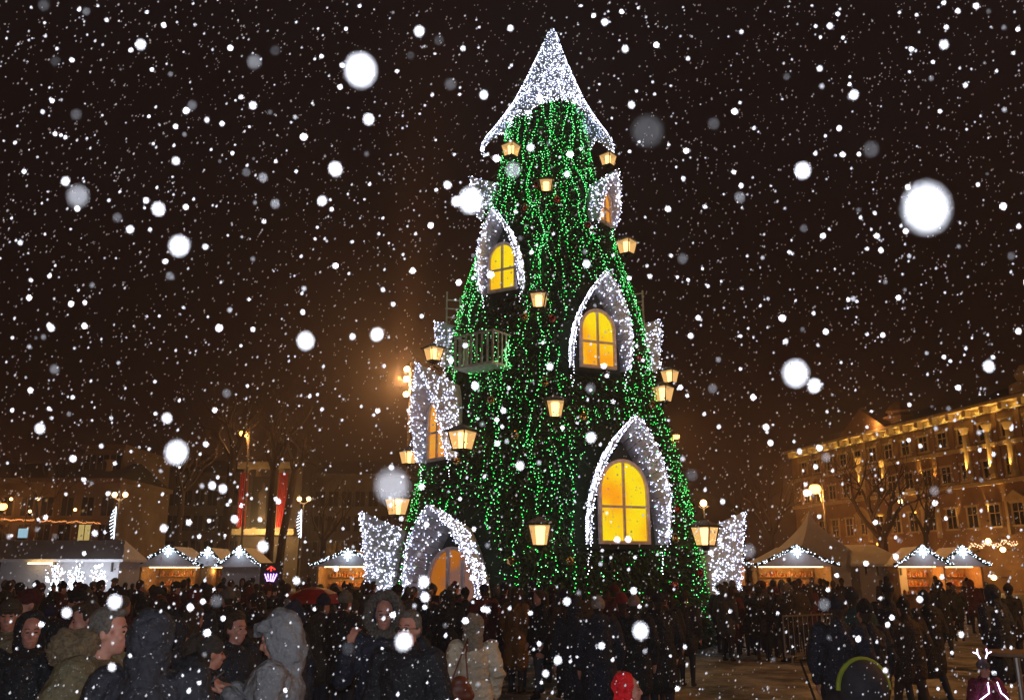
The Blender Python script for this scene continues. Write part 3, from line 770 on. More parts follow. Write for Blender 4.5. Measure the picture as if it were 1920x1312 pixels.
mb = MB(); fbox(mb, s_near, s_far, 0, ZC-1.0, -12, 0); fbld(mb, 'wall', m_stone)
mb = MB()
fbox(mb, s_near-0.5, s_far+0.5, ZC-0.30, ZC, -12, 1.25); fbox(mb, s_near-0.3, s_far+0.3, ZC-1.0, ZC-0.302, -12, 0.35)
s = s_near
while s < s_far: fbox(mb, s, s+0.5, ZC-0.95, ZC-0.303, 0.352, 1.05); s += 2.45
for zz_ in (f2z, f3z): fbox(mb, s_near-.1, s_far+.1, zz_-0.25, zz_+0.15, 0.002, 0.35)
fbld(mb, 'cornice', m_trim)
mb = MB()
for k_ in range(-3, 12):
    sq = FP(1845, 805)[0] + (k_+0.5)*(FP(1700, 850)[0]-FP(1845, 805)[0])/4
    if s_near+1 < sq < s_far-1:
        fbox(mb, sq-0.3, sq+0.3, f3z+0.151, ZC-1.002, 0.002, 0.16); fbox(mb, sq-0.34, sq+0.34, f2z+0.151, f3z-0.251, 0.002, 0.18)
for r_ in range(9): fbox(mb, s_near-.02, s_far+.02, 0.3+r_*0.62, 0.3+r_*0.62+0.5, 0.002, 0.07)
fbld(mb, 'stone_courses', m_stone)
mb = MB(); b_ = [(s_near, 1.0, ZC+.002), (s_far, 1.0, ZC+.002), (s_far-1, -5, ZC+2.4), (s_near+1, -5, ZC+2.4), (s_far, -12, ZC+.002), (s_near, -12, ZC+.002)]
mb.add([MF @ Vector(q) for q in b_], [(0,1,2,3),(1,4,2),(3,2,4,5),(0,3,5)]); fbld(mb, 'roof', m_roof)
# pediment gable + cupola over it
sg, zg = FP(1655, 806)
mb = MB(); g = [(sg-2.0, ZC+.003), (sg+7.5, ZC+.003), (sg+2.5, ZC+2.9)]
mb.add([MF @ Vector((a, 1.1, b)) for a, b in g] + [MF @ Vector((a, -1.5, b)) for a, b in g], [(0,1,2),(5,4,3),(0,3,4,1),(1,4,5,2),(2,5,3,0)]); fbld(mb, 'pediment', m_stone)
cz, ct = ZC+0.4, FP(1655, 752)[1]
mb = MB(); T_ = MF @ Matrix.Translation((sg-0.6, -2.2, 0)); mb.lathe([(2.0, cz), (2.1, cz+1.1), (1.5, cz+1.3), (1.35, ct-1.4), (1.7, ct-1.2), (1.2, ct-0.5), (0.4, ct)], 10, 0, T_); fbld(mb, 'cupola', m_stone)
lamp(MF @ Vector((sg-0.6, 1.8, cz+0.3)), 260, (1.0, 0.50, 0.16), 0.1, name='turret_light')
sa, za = FP(1897, 700)
mb = MB(); T_ = MF @ Matrix.Translation((sa, -1.5, 0)); mb.lathe([(1.6, ZC+.1), (1.5, ZC+1.4), (0.9, ZC+1.7), (0.7, za-0.7), (0.95, za), (0.4, za+0.9)], 8, 0, T_); fbld(mb, 'roof_urn', m_trim)
# windows
def fwin(s, z0, w, h, ped=None, cols=False):
    mb = MB(); t = 0.16
    fbox(mb, s-w/2-t, s-w/2, z0, z0+h, 0.003, 0.14); fbox(mb, s+w/2, s+w/2+t, z0, z0+h, 0.003, 0.14)
    fbox(mb, s-w/2-t-.1, s+w/2+t+.1, z0+h+.001, z0+h+0.22, 0.003, 0.25); fbox(mb, s-w/2-t-.1, s+w/2+t+.1, z0-0.18, z0-.001, 0.003, 0.25)
    if ped:
        g = [(s-w/2-0.6, z0+h+0.45), (s+w/2+0.6, z0+h+0.45), (s, z0+h+1.25)]
        mb.add([MF @ Vector((a, 0.45, b)) for a, b in g] + [MF @ Vector((a, 0.004, b)) for a, b in g], [(0,1,2),(5,4,3),(0,3,4,1),(1,4,5,2),(2,5,3,0)])
        fbox(mb, s-w/2-0.7, s+w/2+0.7, z0+h+0.225, z0+h+0.448, 0.003, 0.5)
    if cols:
        for q_ in (-1, 1): fbox(mb, s+q_*(w/2+0.42)-0.17, s+q_*(w/2+0.42)+0.17, z0-0.9, z0+h+0.22, 0.004, 0.45)
    wd_ = fbld(mb, 'window', m_trim)
    mb = MB(); fbox(mb, s-w/2, s+w/2, z0, z0+h, 0.004, 0.03); fbld(mb, 'pane', m_dark, wd_)
    mb = MB(); fbox(mb, s-0.04, s+0.04, z0, z0+h, 0.032, 0.09); fbox(mb, s-w/2, s-0.041, z0+h*.6, z0+h*.6+.08, 0.032, 0.09); fbox(mb, s+0.041, s+w/2, z0+h*.6, z0+h*.6+.08, 0.032, 0.09); fbld(mb, 'mullion', m_trim, wd_)
S0 = FP(1845, 805)[0]; dS = (FP(1700, 850)[0]-S0)/4
g0, g1 = FP(1880, 985)[1], FP(1880, 945)[1]
r2z0, r2z1 = FP(1850, 900)[1], FP(1850, 868)[1]
r3z0, r3z1 = FP(1845, 825)[1], FP(1845, 795)[1]
k = -3; SB = []
while S0 + k*dS < s_far-1.5:
    s = S0 + k*dS; SB.append(s)
    fwin(s, r3z0, 1.25, r3z1-r3z0); fwin(s, r2z0+0.2, 1.3, r2z1-r2z0); fwin(s, g0, 1.35, g1-g0, ped=(k % 4 == -1 % 4), cols=(k % 4 == -1 % 4))
    k += 1
# giant half columns with capitals and their uplights
def uplight(s, z, power, d=0.55, col=UPL):
    p_ = MF @ Vector((s, d, z)); lamp(p_, power*32, col, 0.05, 'SPOT', 'facade_uplight', rot=(R(180), 0, 0), size=42, blend=0.7)
    mb = MB(); mb.lathe([(0.10, z-0.3), (0.12, z-0.12)], 8, 0, MF @ Matrix.Translation((s, d, 0))); fbld(mb, 'uplight_fixture', m_metal)
for px, py0, py1, pw in ((1822, 893, 797, 90), (1866, 888, 790, 90), (1905, 885, 785, 60), (1618, 915, 855, 70), (1663, 910, 860, 50)):
    s, z0 = FP(px, py0); z1 = FP(px, py1)[1]
    mb = MB(); T_ = MF @ Matrix.Translation((s, 0.12, 0)); mb.lathe([(0.55, z0-0.4), (0.55, z0), (0.40, z0+.05), (0.36, z1-0.9), (0.42, z1-0.8), (0.62, z1-0.2), (0.62, z1)], 10, 0, T_); fbld(mb, 'column', m_trim)
    uplight(s, z0+0.1, pw, 0.72)
for px, py, pw in ((1730, 905, 45), (1758, 905, 45), (1858, 972, 40), (1893, 972, 40), (1720, 975, 40), (1745, 975, 40), (1655, 985, 30), (1800, 985, 16)):
    s, z0 = FP(px, py)
    uplight(s, z0, pw, 0.4)
# gold lights under the eave between brackets
s = s_near + 1.48; mbx = 0
while s < s_far:
    mb = MB(); fbox(mb, s-0.6, s+0.6, ZC-0.99, ZC-0.93, 0.42, 0.5); fbld(mb, 'eave_light', m_gl)
    p_ = MF @ Vector((s, 0.75, ZC-0.85)); lamp(p_, 20, (1.0, 0.66, 0.16), 0.08, name='eave_glow'); s += 2.45
# ground floor garland and lamps
mb = MB(); rg = random.Random(4)
q0, q1 = FP(1842, 1024), FP(1935, 1016)
for i in range(110):
    t = i/110; p_ = MF @ Vector((q0[0]+(q1[0]-q0[0])*t, 1.6, q0[1]+(q1[1]-q0[1])*t + 0.12*math.sin(t*19) + rg.uniform(-.2,.2))); mb.octa(p_, 0.06)
tag(fbld(mb, 'string_lights', emis('amber_string', (1.0, 0.55, 0.30), 3.0)), kind='stuff')
for px, py, pw in ((1877, 1014, 120), (1710, 940, 90), (1838, 1033, 60), (1888, 1082, 150), (1905, 1030, 60)):
    s, z = FP(px, py); p_ = MF @ Vector((s, 1.5, z)); lamp(p_ + fn*0.4, pw, (1.0, 0.6, 0.2), 0.2, name='wall_lamp_light')
    mb = MB(); mb.ell((s, 1.5, z), 0.26, 8, 6, 0, MF); mb.box(s-0.04, s+0.04, 0.0, 1.3, z-0.04, z+0.04, 1, MF); fbld(mb, 'wall_lamp', [m_warm, m_metal])
# two added street lamps that wash the lower facade with warm light
street_lamp(0, 0, 0, 2200, 'added street lamp in front of the ochre building, behind the bare tree', 1, 0.2, xy=tuple((MF @ Vector((2, 14, 0)))[:2]), hz=4.6)
street_lamp(0, 0, 0, 1300, 'added street lamp farther along in front of the ochre building', 1, 0.2, xy=tuple((MF @ Vector((22, 10, 0)))[:2]), hz=4.5)

# left and rear buildings (planes facing the camera)
def block(px0, px1, Y, pytop, label, wall, name='building', nwin=6, rows=3, depth=14, winw=1.3, lit=(), roof=True, cat='building', z0w=3.5, hw=2.0, nx=None):
    x0, x1 = GX(px0, Y, 6), GX(px1, Y, 6); zt = P((px0+px1)/2, pytop, Y).z; o = empty(name, ((x0+x1)/2, Y, 0), 0, label, cat); h = (x1-x0)/2
    mb = MB(); mb.box(-h, h, 0, depth, 0, zt); mb.build('wall', wall, o)
    mb = MB(); mb.box(-h-.4, h+.4, -.5, depth, zt+.001, zt+.5); mb.build('cornice', wall, o)
    if rows: mb = MB(); mb.box(-h-.1, h+.1, -.2, -.001, z0w-0.9, z0w-0.6); mb.build('string_course', wall, o)
    if roof:
        mb = MB(); mb.add([(-h,-.3,zt+.502),(h,-.3,zt+.502),(h,depth,zt+.502),(-h,depth,zt+.502),(-h+1,depth/2,zt+3),(h-1,depth/2,zt+3)], [(0,1,5,4),(2,3,4,5),(1,2,5),(3,0,4)]); mb.build('roof', m_roof, o)
    for r_ in range(rows):
        for i in range(nwin):
            xx = -h + 2*h*(i+0.5)/nwin; zb = z0w + r_*(zt-z0w-0.6)/rows
            mb = MB(); w_ = winw/2; mb.box(xx-w_-.14, xx-w_, -.08, -.002, zb, zb+hw); mb.box(xx+w_, xx+w_+.14, -.08, -.002, zb, zb+hw); mb.box(xx-w_-.2, xx+w_+.2, -.16, -.002, zb+hw+.001, zb+hw+.2); mb.box(xx-w_-.2, xx+w_+.2, -.16, -.002, zb-.2, zb-.001); mb.box(xx-.04, xx+.04, -.06, -.031, zb, zb+hw)
            wo = mb.build('window', wall, o)
            mb = MB(); mb.box(xx-w_, xx+w_, -.03, -.003, zb, zb+hw); mb.build('pane', m_litw if (r_, i) in lit else m_dark, wo)
    return o, x0, x1, zt
m_litw = emis('lit_window', (1.0, 0.75, 0.25), 0.5)
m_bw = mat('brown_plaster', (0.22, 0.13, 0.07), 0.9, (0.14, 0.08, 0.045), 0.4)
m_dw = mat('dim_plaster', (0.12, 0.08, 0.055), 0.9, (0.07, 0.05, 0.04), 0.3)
lb, lx0, lx1, lzt = block(-90, 215, 95, 905, 'brown three storey building behind the long left tent, its lower wall lit orange', m_bw, nwin=8, rows=2, lit=((0, 6),), z0w=5.0)
# taller part with gold lit pilaster
tw, tx0, tx1, tzt = block(140, 214, 99, 842, 'taller dark block with one gold lit pilaster above the left building', m_bw, nwin=3, rows=3, roof=False, z0w=9)
s_ = GX(202, 98.4, 12); z0_, z1_ = P(202, 906, 98.4).z, P(202, 862, 98.4).z
mb = MB(); mb.lathe([(0.55, z0_-.5), (0.55, z0_), (0.42, z0_+.1), (0.36, z1_-.4), (0.6, z1_)], 10, 0, Matrix.Translation((s_-(tx0+tx1)/2, -0.6+0.0, 0))); mb.build('pilaster', m_trim, tw)
lamp((s_, 97.2, z0_-0.1), 900, (1.0, 0.62, 0.12), 0.05, 'SPOT', 'facade_uplight', rot=(R(180), 0, 0), size=60)
mb = MB(); rg = random.Random(8)
for i in range(150):
    t = i/149; mb.octa((GX(2+188*t, 94, 8)-(lx0+lx1)/2, -1.0, P(0, 973+7*t, 94).z + 0.05*math.sin(t*43) + rg.uniform(-.08,.08)), 0.055)
tag(mb.build('string_lights', emis('orange_string', (1.0, 0.36, 0.10), 1.6), lb), kind='stuff')
for px, py, pw in ((55, 958, 60), (140, 955, 70), (70, 935, 40), (20, 935, 60)):
    p = P(px, py, 94.0); lamp((p.x, 94.0, p.z), pw, (1.0, 0.55, 0.14), 0.1, name='wall_lamp_light')
    mb = MB(); mb.ell((p.x-(lx0+lx1)/2, -0.9, p.z), 0.16, 8, 6); mb.box(p.x-(lx0+lx1)/2-.03, p.x-(lx0+lx1)/2+.03, -.8, -.001, p.z-.03, p.z+.03, 1); mb.build('wall_lamp', [m_warm, m_metal], lb)
# blue lit sign on a post
p = P(43, 999, 70); o = empty('street_sign', (p.x, 70, 0), 0, 'small pale blue lit square sign in front of the left building', 'sign')
mb = MB(); mb.box(-.36, .36, -.06, .06, p.z-.36, p.z+.36); mb.build('sign_panel', emis('blue_sign', (0.35, 0.62, 0.75), 0.8), o)
mb = MB(); mb.box(-.42, .42, .061, .1, p.z-.42, p.z+.42); mb.tube([(0,.14,0),(0,.14,p.z+1.5)], .05, 6); mb.build('sign_post', m_metal, o)
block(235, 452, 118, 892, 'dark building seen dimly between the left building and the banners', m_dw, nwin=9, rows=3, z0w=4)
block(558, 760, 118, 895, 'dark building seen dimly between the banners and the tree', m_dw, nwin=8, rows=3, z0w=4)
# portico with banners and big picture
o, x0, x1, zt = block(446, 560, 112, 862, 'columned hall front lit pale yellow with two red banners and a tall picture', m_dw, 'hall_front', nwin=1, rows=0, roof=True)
cx = (x0+x1)/2; Ya = 112
m_red = mat('red_banner', (0.45, 0.015, 0.015), 0.7); m_pic = mat('dark_picture', (0.012, 0.010, 0.008), 0.6, (0.022, 0.016, 0.011), 0.5)
def rp(px0, px1, py0, py1, y0, y1, nm, m, grp=None, lab=None, cat=None, parent=None):
    a_ = P(px0, py1, Ya); b_ = P(px1, py0, Ya); xm0 = P(px0, 940, Ya).x; xm1 = P(px1, 940, Ya).x; mb = MB(); mb.box(xm0-cx, xm1-cx, y0, y1, a_.z, b_.z)
    q = mb.build(nm, m, parent or o); 
    return q
for px in (461, 484, 527): rp(px-4, px+4, 880, 992, -1.0, -.4, 'column', m_trim)
rp(446, 560, 992, 1003, -1.6, -.01, 'plinth', m_trim); rp(446, 560, 868, 880, -1.3, -.01, 'entablature', m_trim)
for px0, px1, lb_ in ((447, 463, 'left of the two long red banners on the lit hall front'), (520, 537, 'right of the two long red banners, partly behind tree trunks')):
    a_ = P(px0, 988, Ya-1.4); b_ = P(px1, 888, Ya-1.4); a_.x = P(px0, 940, Ya-1.4).x; b_.x = P(px1, 940, Ya-1.4).x; mb = MB(); n = 12
    for i in range(n):
        t0, t1 = i/n, (i+1)/n; mb.add([(a_.x+(b_.x-a_.x)*t0, Ya-1.4+.08*math.sin(i*1.9), a_.z), (a_.x+(b_.x-a_.x)*t1, Ya-1.4+.08*math.sin((i+1)*1.9), a_.z), (a_.x+(b_.x-a_.x)*t1, Ya-1.4+.08*math.sin((i+1)*1.9), b_.z), (a_.x+(b_.x-a_.x)*t0, Ya-1.4+.08*math.sin(i*1.9), b_.z)], [(0,1,2,3)])
    mb.box(a_.x-.1, b_.x+.1, Ya-1.5, Ya-1.3, b_.z+.01, b_.z+.12)
    tag(mb.build('banner', m_red), lb_, 'banner', 'red banners on the hall front')
a_ = P(471, 988, Ya-1.3); b_ = P(514, 893, Ya-1.3); a_.x = P(471, 940, Ya-1.3).x; b_.x = P(514, 940, Ya-1.3).x; o2 = empty('picture_banner', ((a_.x+b_.x)/2, Ya-1.3, 0), 0, 'tall dark picture with a pale standing figure, between the red banners', 'poster')
hw_ = (b_.x-a_.x)/2; mb = MB(); mb.box(-hw_, hw_, 0, .08, a_.z, b_.z); mb.build('picture_cloth', m_pic, o2)
zm = (a_.z+b_.z)/2; Hh = (b_.z-a_.z)
sil = [(-.35,-.42),(-.30,-.1),(-.34,.08),(-.42,.12),(-.36,.22),(-.22,.27),(-.10,.30),(-.13,.36),(-.09,.42),(0,.445),(.09,.42),(.13,.36),(.10,.30),(.22,.27),(.30,.16),(.26,0),(.30,-.42)]
mb = MB(); mb.prism([(u*1.5, zm+v*Hh*.85) for u, v in sil], -.02, -.003); mb.build('painted_figure', mat('pale_rose_paint', (0.15, 0.08, 0.06), 0.8, (0.07, 0.06, 0.05), 0.9), o2, fix=True)
for px in (470, 500, 530):
    q_ = P(px, 996, Ya-4); lamp((q_.x, Ya-4.5, q_.z), 620, (1.0, 0.72, 0.30), 0.1, name='hall_uplight_light')

# ================================================================ bare trees
m_bark = mat('winter_bark', (0.03, 0.022, 0.016), 0.95, (0.03, 0.022, 0.016), 5, bump=0.4)
def bare_tree(px, Y, pytop, label, seed, r0=0.28, lean=0.0, forks=4, spread=0.55, pyfork=None, depth=5):
    x = GX(px, Y, 3); h = P(px, pytop, Y).z; zf = P(px, pyfork, Y).z if pyfork else h*0.3; rr = random.Random(seed)
    o = empty('bare_tree', (x, Y, 0), 0, label, 'tree', 'bare winter trees behind the market')
    mb = MB(); pts = [Vector((0,0,0)), Vector((lean*.3, 0, zf*.5)), Vector((lean, 0, zf))]; mb.tube(pts, [r0*1.2, r0, r0*.85], 9); mb.build('trunk', m_bark, o)
    mb = MB()
    def grow(p, d, L, r, dep):
        n = 4; pts = [p]; q = p.copy(); dd = d.copy()
        for i in range(n):
            dd = (dd + Vector((rr.uniform(-.22,.22), rr.uniform(-.22,.22), rr.uniform(-.08,.20)))).normalized(); q = q + dd*(L/n); pts.append(q.copy())
        mb.tube(pts, [r*(1-.5*i/n) for i in range(n+1)], 5 if dep > 2 else 3)
        if dep <= 0: return
        for _ in range(rr.choice((2, 3, 3))):
            k = rr.choice((2, 3, 4, 4)); a = rr.uniform(0, 6.28); ax = dd.cross(Vector((math.cos(a), math.sin(a), .3))).normalized()
            nd = (Matrix.Rotation(rr.uniform(.3, .95), 3, ax) @ dd); grow(pts[k], nd.normalized(), L*rr.uniform(.62,.82), r*(1-.5*k/n)*.68, dep-1)
    for i in range(forks):
        a = 2*math.pi*i/forks + rr.uniform(-.4,.4); d = Vector((math.cos(a)*spread, math.sin(a)*spread, 1)).normalized()
        grow(pts[2] - Vector((0,0,.2)), d, (h-zf)*0.42, r0*.62, depth)
    mb.build('branches', m_bark, o); return o
bare_tree(1655, 56, 800, 'big bare spreading tree behind the white tents, before the ochre building', 5, .34, .1, 5, .75, 1005, 5)
bare_tree(1738, 60, 850, 'bare tree behind the orange lit stall', 11, .2, .1, 4, .6, 1000)
bare_tree(1450, 64, 850, 'bare tree between the peaked tent and the tree', 12, .2, 0, 4, .6, 1000)
bare_tree(1395, 66, 880, 'thin bare tree right of the bottom right hood', 13, .15, 0, 3, .5, 1000, 4)
bare_tree(418, 60, 700, 'dark bare trunk left of the red banners', 14, .30, .1, 4, .5, 860)
bare_tree(503, 58, 720, 'straight dark bare trunk across the right edge of the picture', 15, .30, 0, 4, .5, 880)
bare_tree(521, 60, 760, 'leaning dark bare trunk beside the straight one', 16, .26, .8, 3, .6, 880)
bare_tree(330, 62, 780, 'bare tree behind the stall with the amber counter', 17, .24, 0, 4, .6, 920)
bare_tree(605, 60, 870, 'low branching bare tree left of the tree', 18, .2, 0, 4, .8, 1010, 4)
bare_tree(60, 66, 820, 'thin bare tree above the long left tent', 19, .14, 0, 3, .5, 980, 4)
# ================================================================ barriers
m_bar = mat('galvanised_steel', (0.25, 0.24, 0.23), 0.45, metal=0.5)
def barrier(x, y, yaw, label, L=2.2):
    o = empty('crowd_barrier', (x, y, 0), yaw, label, 'barrier', 'steel barriers round the tree')
    mb = MB(); h = L/2; mb.tube([(-h,0,.18),(-h,0,1.08),(h,0,1.08),(h,0,.18),(-h,0,.181)], .022, 6); mb.build('frame', m_bar, o)
    for i in range(1, 12): mb = MB(); x_ = -h+L*i/12; mb.tube([(x_,0,.185),(x_,0,1.07)], .009, 4); mb.build('bar', m_bar, o)
    for s_ in (-1, 1): mb = MB(); mb.box(s_*h*.8-.03, s_*h*.8+.03, -.3, .3, 0, .03); mb.box(s_*h*.8-.02, s_*h*.8+.02, -.02, .02, .031, .17); mb.build('foot', m_bar, o)
    return o
b0 = barrier(GX(1530, 21.5), 21.5, R(35), 'steel barrier standing among the visitors right of the tree')
# ================================================================ people
m_skin = mat('skin', (0.42, 0.215, 0.155), 0.55, (0.36, 0.15, 0.11), 22)
m_eye = mat('dark_eye', (0.03, 0.02, 0.02), 0.3)
m_hairb = mat('brown_hair', (0.06, 0.035, 0.02), 0.6, (0.025, 0.015, 0.01), 40, bump=0.6)
m_hairg = mat('grey_hair', (0.16, 0.14, 0.12), 0.7, (0.08, 0.07, 0.06), 60, bump=0.6)
m_jean = mat('dark_trousers', (0.02, 0.024, 0.04), 0.85); m_shoe = mat('dark_boots', (0.015, 0.012, 0.01), 0.5)
m_coatc = mat('winter_coat', (1, 1, 1), 0.75, (0.6, 0.6, 0.6), 3, bump=1.0, bscale=16, objcol=True)
def snowy(m, thr=0.66, sc=70):
    t = m.node_tree; b = t.nodes['Principled BSDF']; src = b.inputs['Base Color'].links[0].from_socket
    tcn = t.nodes.new('ShaderNodeTexCoord'); n = t.nodes.new('ShaderNodeTexNoise'); n.inputs['Scale'].default_value = sc; n.inputs['Detail'].default_value = 2
    r_ = t.nodes.new('ShaderNodeValToRGB'); r_.color_ramp.elements[0].position = thr; r_.color_ramp.elements[1].position = thr+.05
    n2 = t.nodes.new('ShaderNodeTexNoise'); n2.inputs['Scale'].default_value = 4; mm = t.nodes.new('ShaderNodeMath'); mm.operation = 'MULTIPLY'
    mx = t.nodes.new('ShaderNodeMix'); mx.data_type = 'RGBA'; mx.inputs['B'].default_value = (0.42, 0.43, 0.47, 1)
    t.links.new(tcn.outputs['Object'], n.inputs[0]); t.links.new(tcn.outputs['Object'], n2.inputs[0]); t.links.new(n.outputs['Fac'], r_.inputs[0])
    t.links.new(r_.outputs[0], mm.inputs[0]); t.links.new(n2.outputs['Fac'], mm.inputs[1]); t.links.new(mm.outputs[0], mx.inputs['Factor']); t.links.new(src, mx.inputs['A']); t.links.new(mx.outputs['Result'], b.inputs['Base Color'])
snowy(m_coatc)
m_hatc = mat('knitted_hat', (1, 1, 1), 0.9, (0.65, 0.65, 0.65), 30, bump=0.6, bscale=60, objcol=True)
m_glass = mat('spectacle_frame', (0.02, 0.02, 0.02), 0.3); m_lens = mat('spectacle_lens', (0.75, 0.78, 0.8), 0.05, metal=0.8)

def cap_prim(mb, p0, r0, p1, r1, n=12):
    p0, p1 = Vector(p0), Vector(p1)
    mb.tube([p0, p1], [r0, r1], n); mb.ell(p0, r0, n, 8); mb.ell(p1, r1, n, 8)
def blob(name, prims, vox, mats, parent, matfn=None, smooth_it=2, disp=None):
    mb = MB()
    for q in prims:
        if q[0] == 'c': cap_prim(mb, *q[1:])
        elif q[0] == 'e':
            M = Matrix.Translation(q[1]) @ (q[3] if len(q) > 3 else Matrix.Identity(4)); mb.ell((0,0,0), q[2], 14, 10, 0, M)
    tmp = mb.build('tmp', mats[0])
    md = tmp.modifiers.new('r', 'REMESH'); md.mode = 'VOXEL'; md.voxel_size = vox; md.use_smooth_shade = True
    if smooth_it: sm = tmp.modifiers.new('s', 'SMOOTH'); sm.iterations = smooth_it; sm.factor = 0.5
    tmp.name = name
    if parent: tmp.parent = parent
    PEND.append((tmp, mats, matfn, disp))
    return tmp
PEND = []
def finish_blobs():      # evaluate all the remeshes in one go
    dg = bpy.context.evaluated_depsgraph_get()
    out = [(bpy.data.meshes.new_from_object(o.evaluated_get(dg), depsgraph=dg), o, m, f, d) for o, m, f, d in PEND]
    for me, o, mats, matfn, disp in out:
        old = o.data; o.modifiers.clear(); o.data = me; bpy.data.meshes.remove(old)
        me.name = o.name; me.materials.clear()
        for m in mats: me.materials.append(m)
        if disp:
            nr = [v.normal.copy() for v in me.vertices]
            for v, n_ in zip(me.vertices, nr): v.co = v.co + n_*disp(v.co)
        if matfn: me.polygons.foreach_set('material_index', [matfn(f.center) for f in me.polygons])
        me.polygons.foreach_set('use_smooth', [True]*len(me.polygons))
    PEND.clear()

def hand_prims(wrist, direction, palm_n, spread=1.0, curl=0.6, s=1.0):
    """palm then five separate fingers; direction = along the hand, palm_n = where the palm faces"""
    w = Vector(wrist); d = Vector(direction).normalized(); pn = Vector(palm_n); pn = (pn - d*pn.dot(d)).normalized(); sd = d.cross(pn)
    pr = []
    for k in (-1.1, -0.35, 0.35, 1.1): pr.append(('c', w + sd*0.010*k, 0.018*s, w + d*0.085*s + sd*0.021*k*s, 0.0125*s))
    L = [0.062, 0.074, 0.070, 0.055]
    for i, k in enumerate((-1.35, -0.45, 0.45, 1.35)):
        a0 = w + d*0.09*s + sd*0.0215*k*s; dd = (d + pn*curl*0.5 + sd*0.10*k*spread).normalized(); a1 = a0 + dd*L[i]*0.5*s
        d2 = (d*(1-curl*0.7) + pn*curl*1.1 + sd*0.08*k*spread).normalized(); a2 = a1 + d2*L[i]*0.5*s
        pr += [('c', a0, 0.0092*s, a1, 0.0085*s), ('c', a1, 0.0085*s, a2, 0.007*s)]
    t0 = w + d*0.03*s - sd*0.024*s; t1 = t0 + (d*0.6 - sd*0.8 + pn*0.4).normalized()*0.035*s; t2 = t1 + (d*0.9 - sd*0.1 + pn*0.5).normalized()*0.03*s
    pr += [('c', t0, 0.014*s, t1, 0.0105*s), ('c', t1, 0.0105*s, t2, 0.0085*s)]
    return pr

def head_prims(hc, yaw, near, pitch=0.0):
    M = Matrix.Translation(hc) @ Matrix.Rotation(yaw, 4, 'Z') @ Matrix.Rotation(pitch, 4, 'X')
    T = lambda x, y, z: M @ Vector((x, y, z)); rot = M.to_3x3().to_4x4()
    pr = [('e', T(0, .012, .03), (.078, .098, .105), rot), ('e', T(0, -.022, -.045), (.058, .070, .068), rot), ('c', T(0,-.055,-.09), .024, T(0,-.066,-.082), .022)]
    if near:
        pr += [('c', T(0,-.088,.018), .009, T(0,-.112,-.022), .0135), ('e', T(0,-.098,-.03), (.019,.014,.011), rot),           # nose
               ('c', T(-.020,-.088,-.062), .009, T(.020,-.088,-.062), .009), ('e', T(.035,-.07,-.02), (.024,.022,.022), rot), ('e', T(-.035,-.07,-.02), (.024,.022,.022), rot),
               ('c', T(-.042,-.076,.036), .009, T(.042,-.076,.036), .009),
               ('e', T(.080,.012,.0), (.011,.022,.034), rot), ('e', T(-.080,.012,.0), (.011,.022,.034), rot)]
    return pr, M

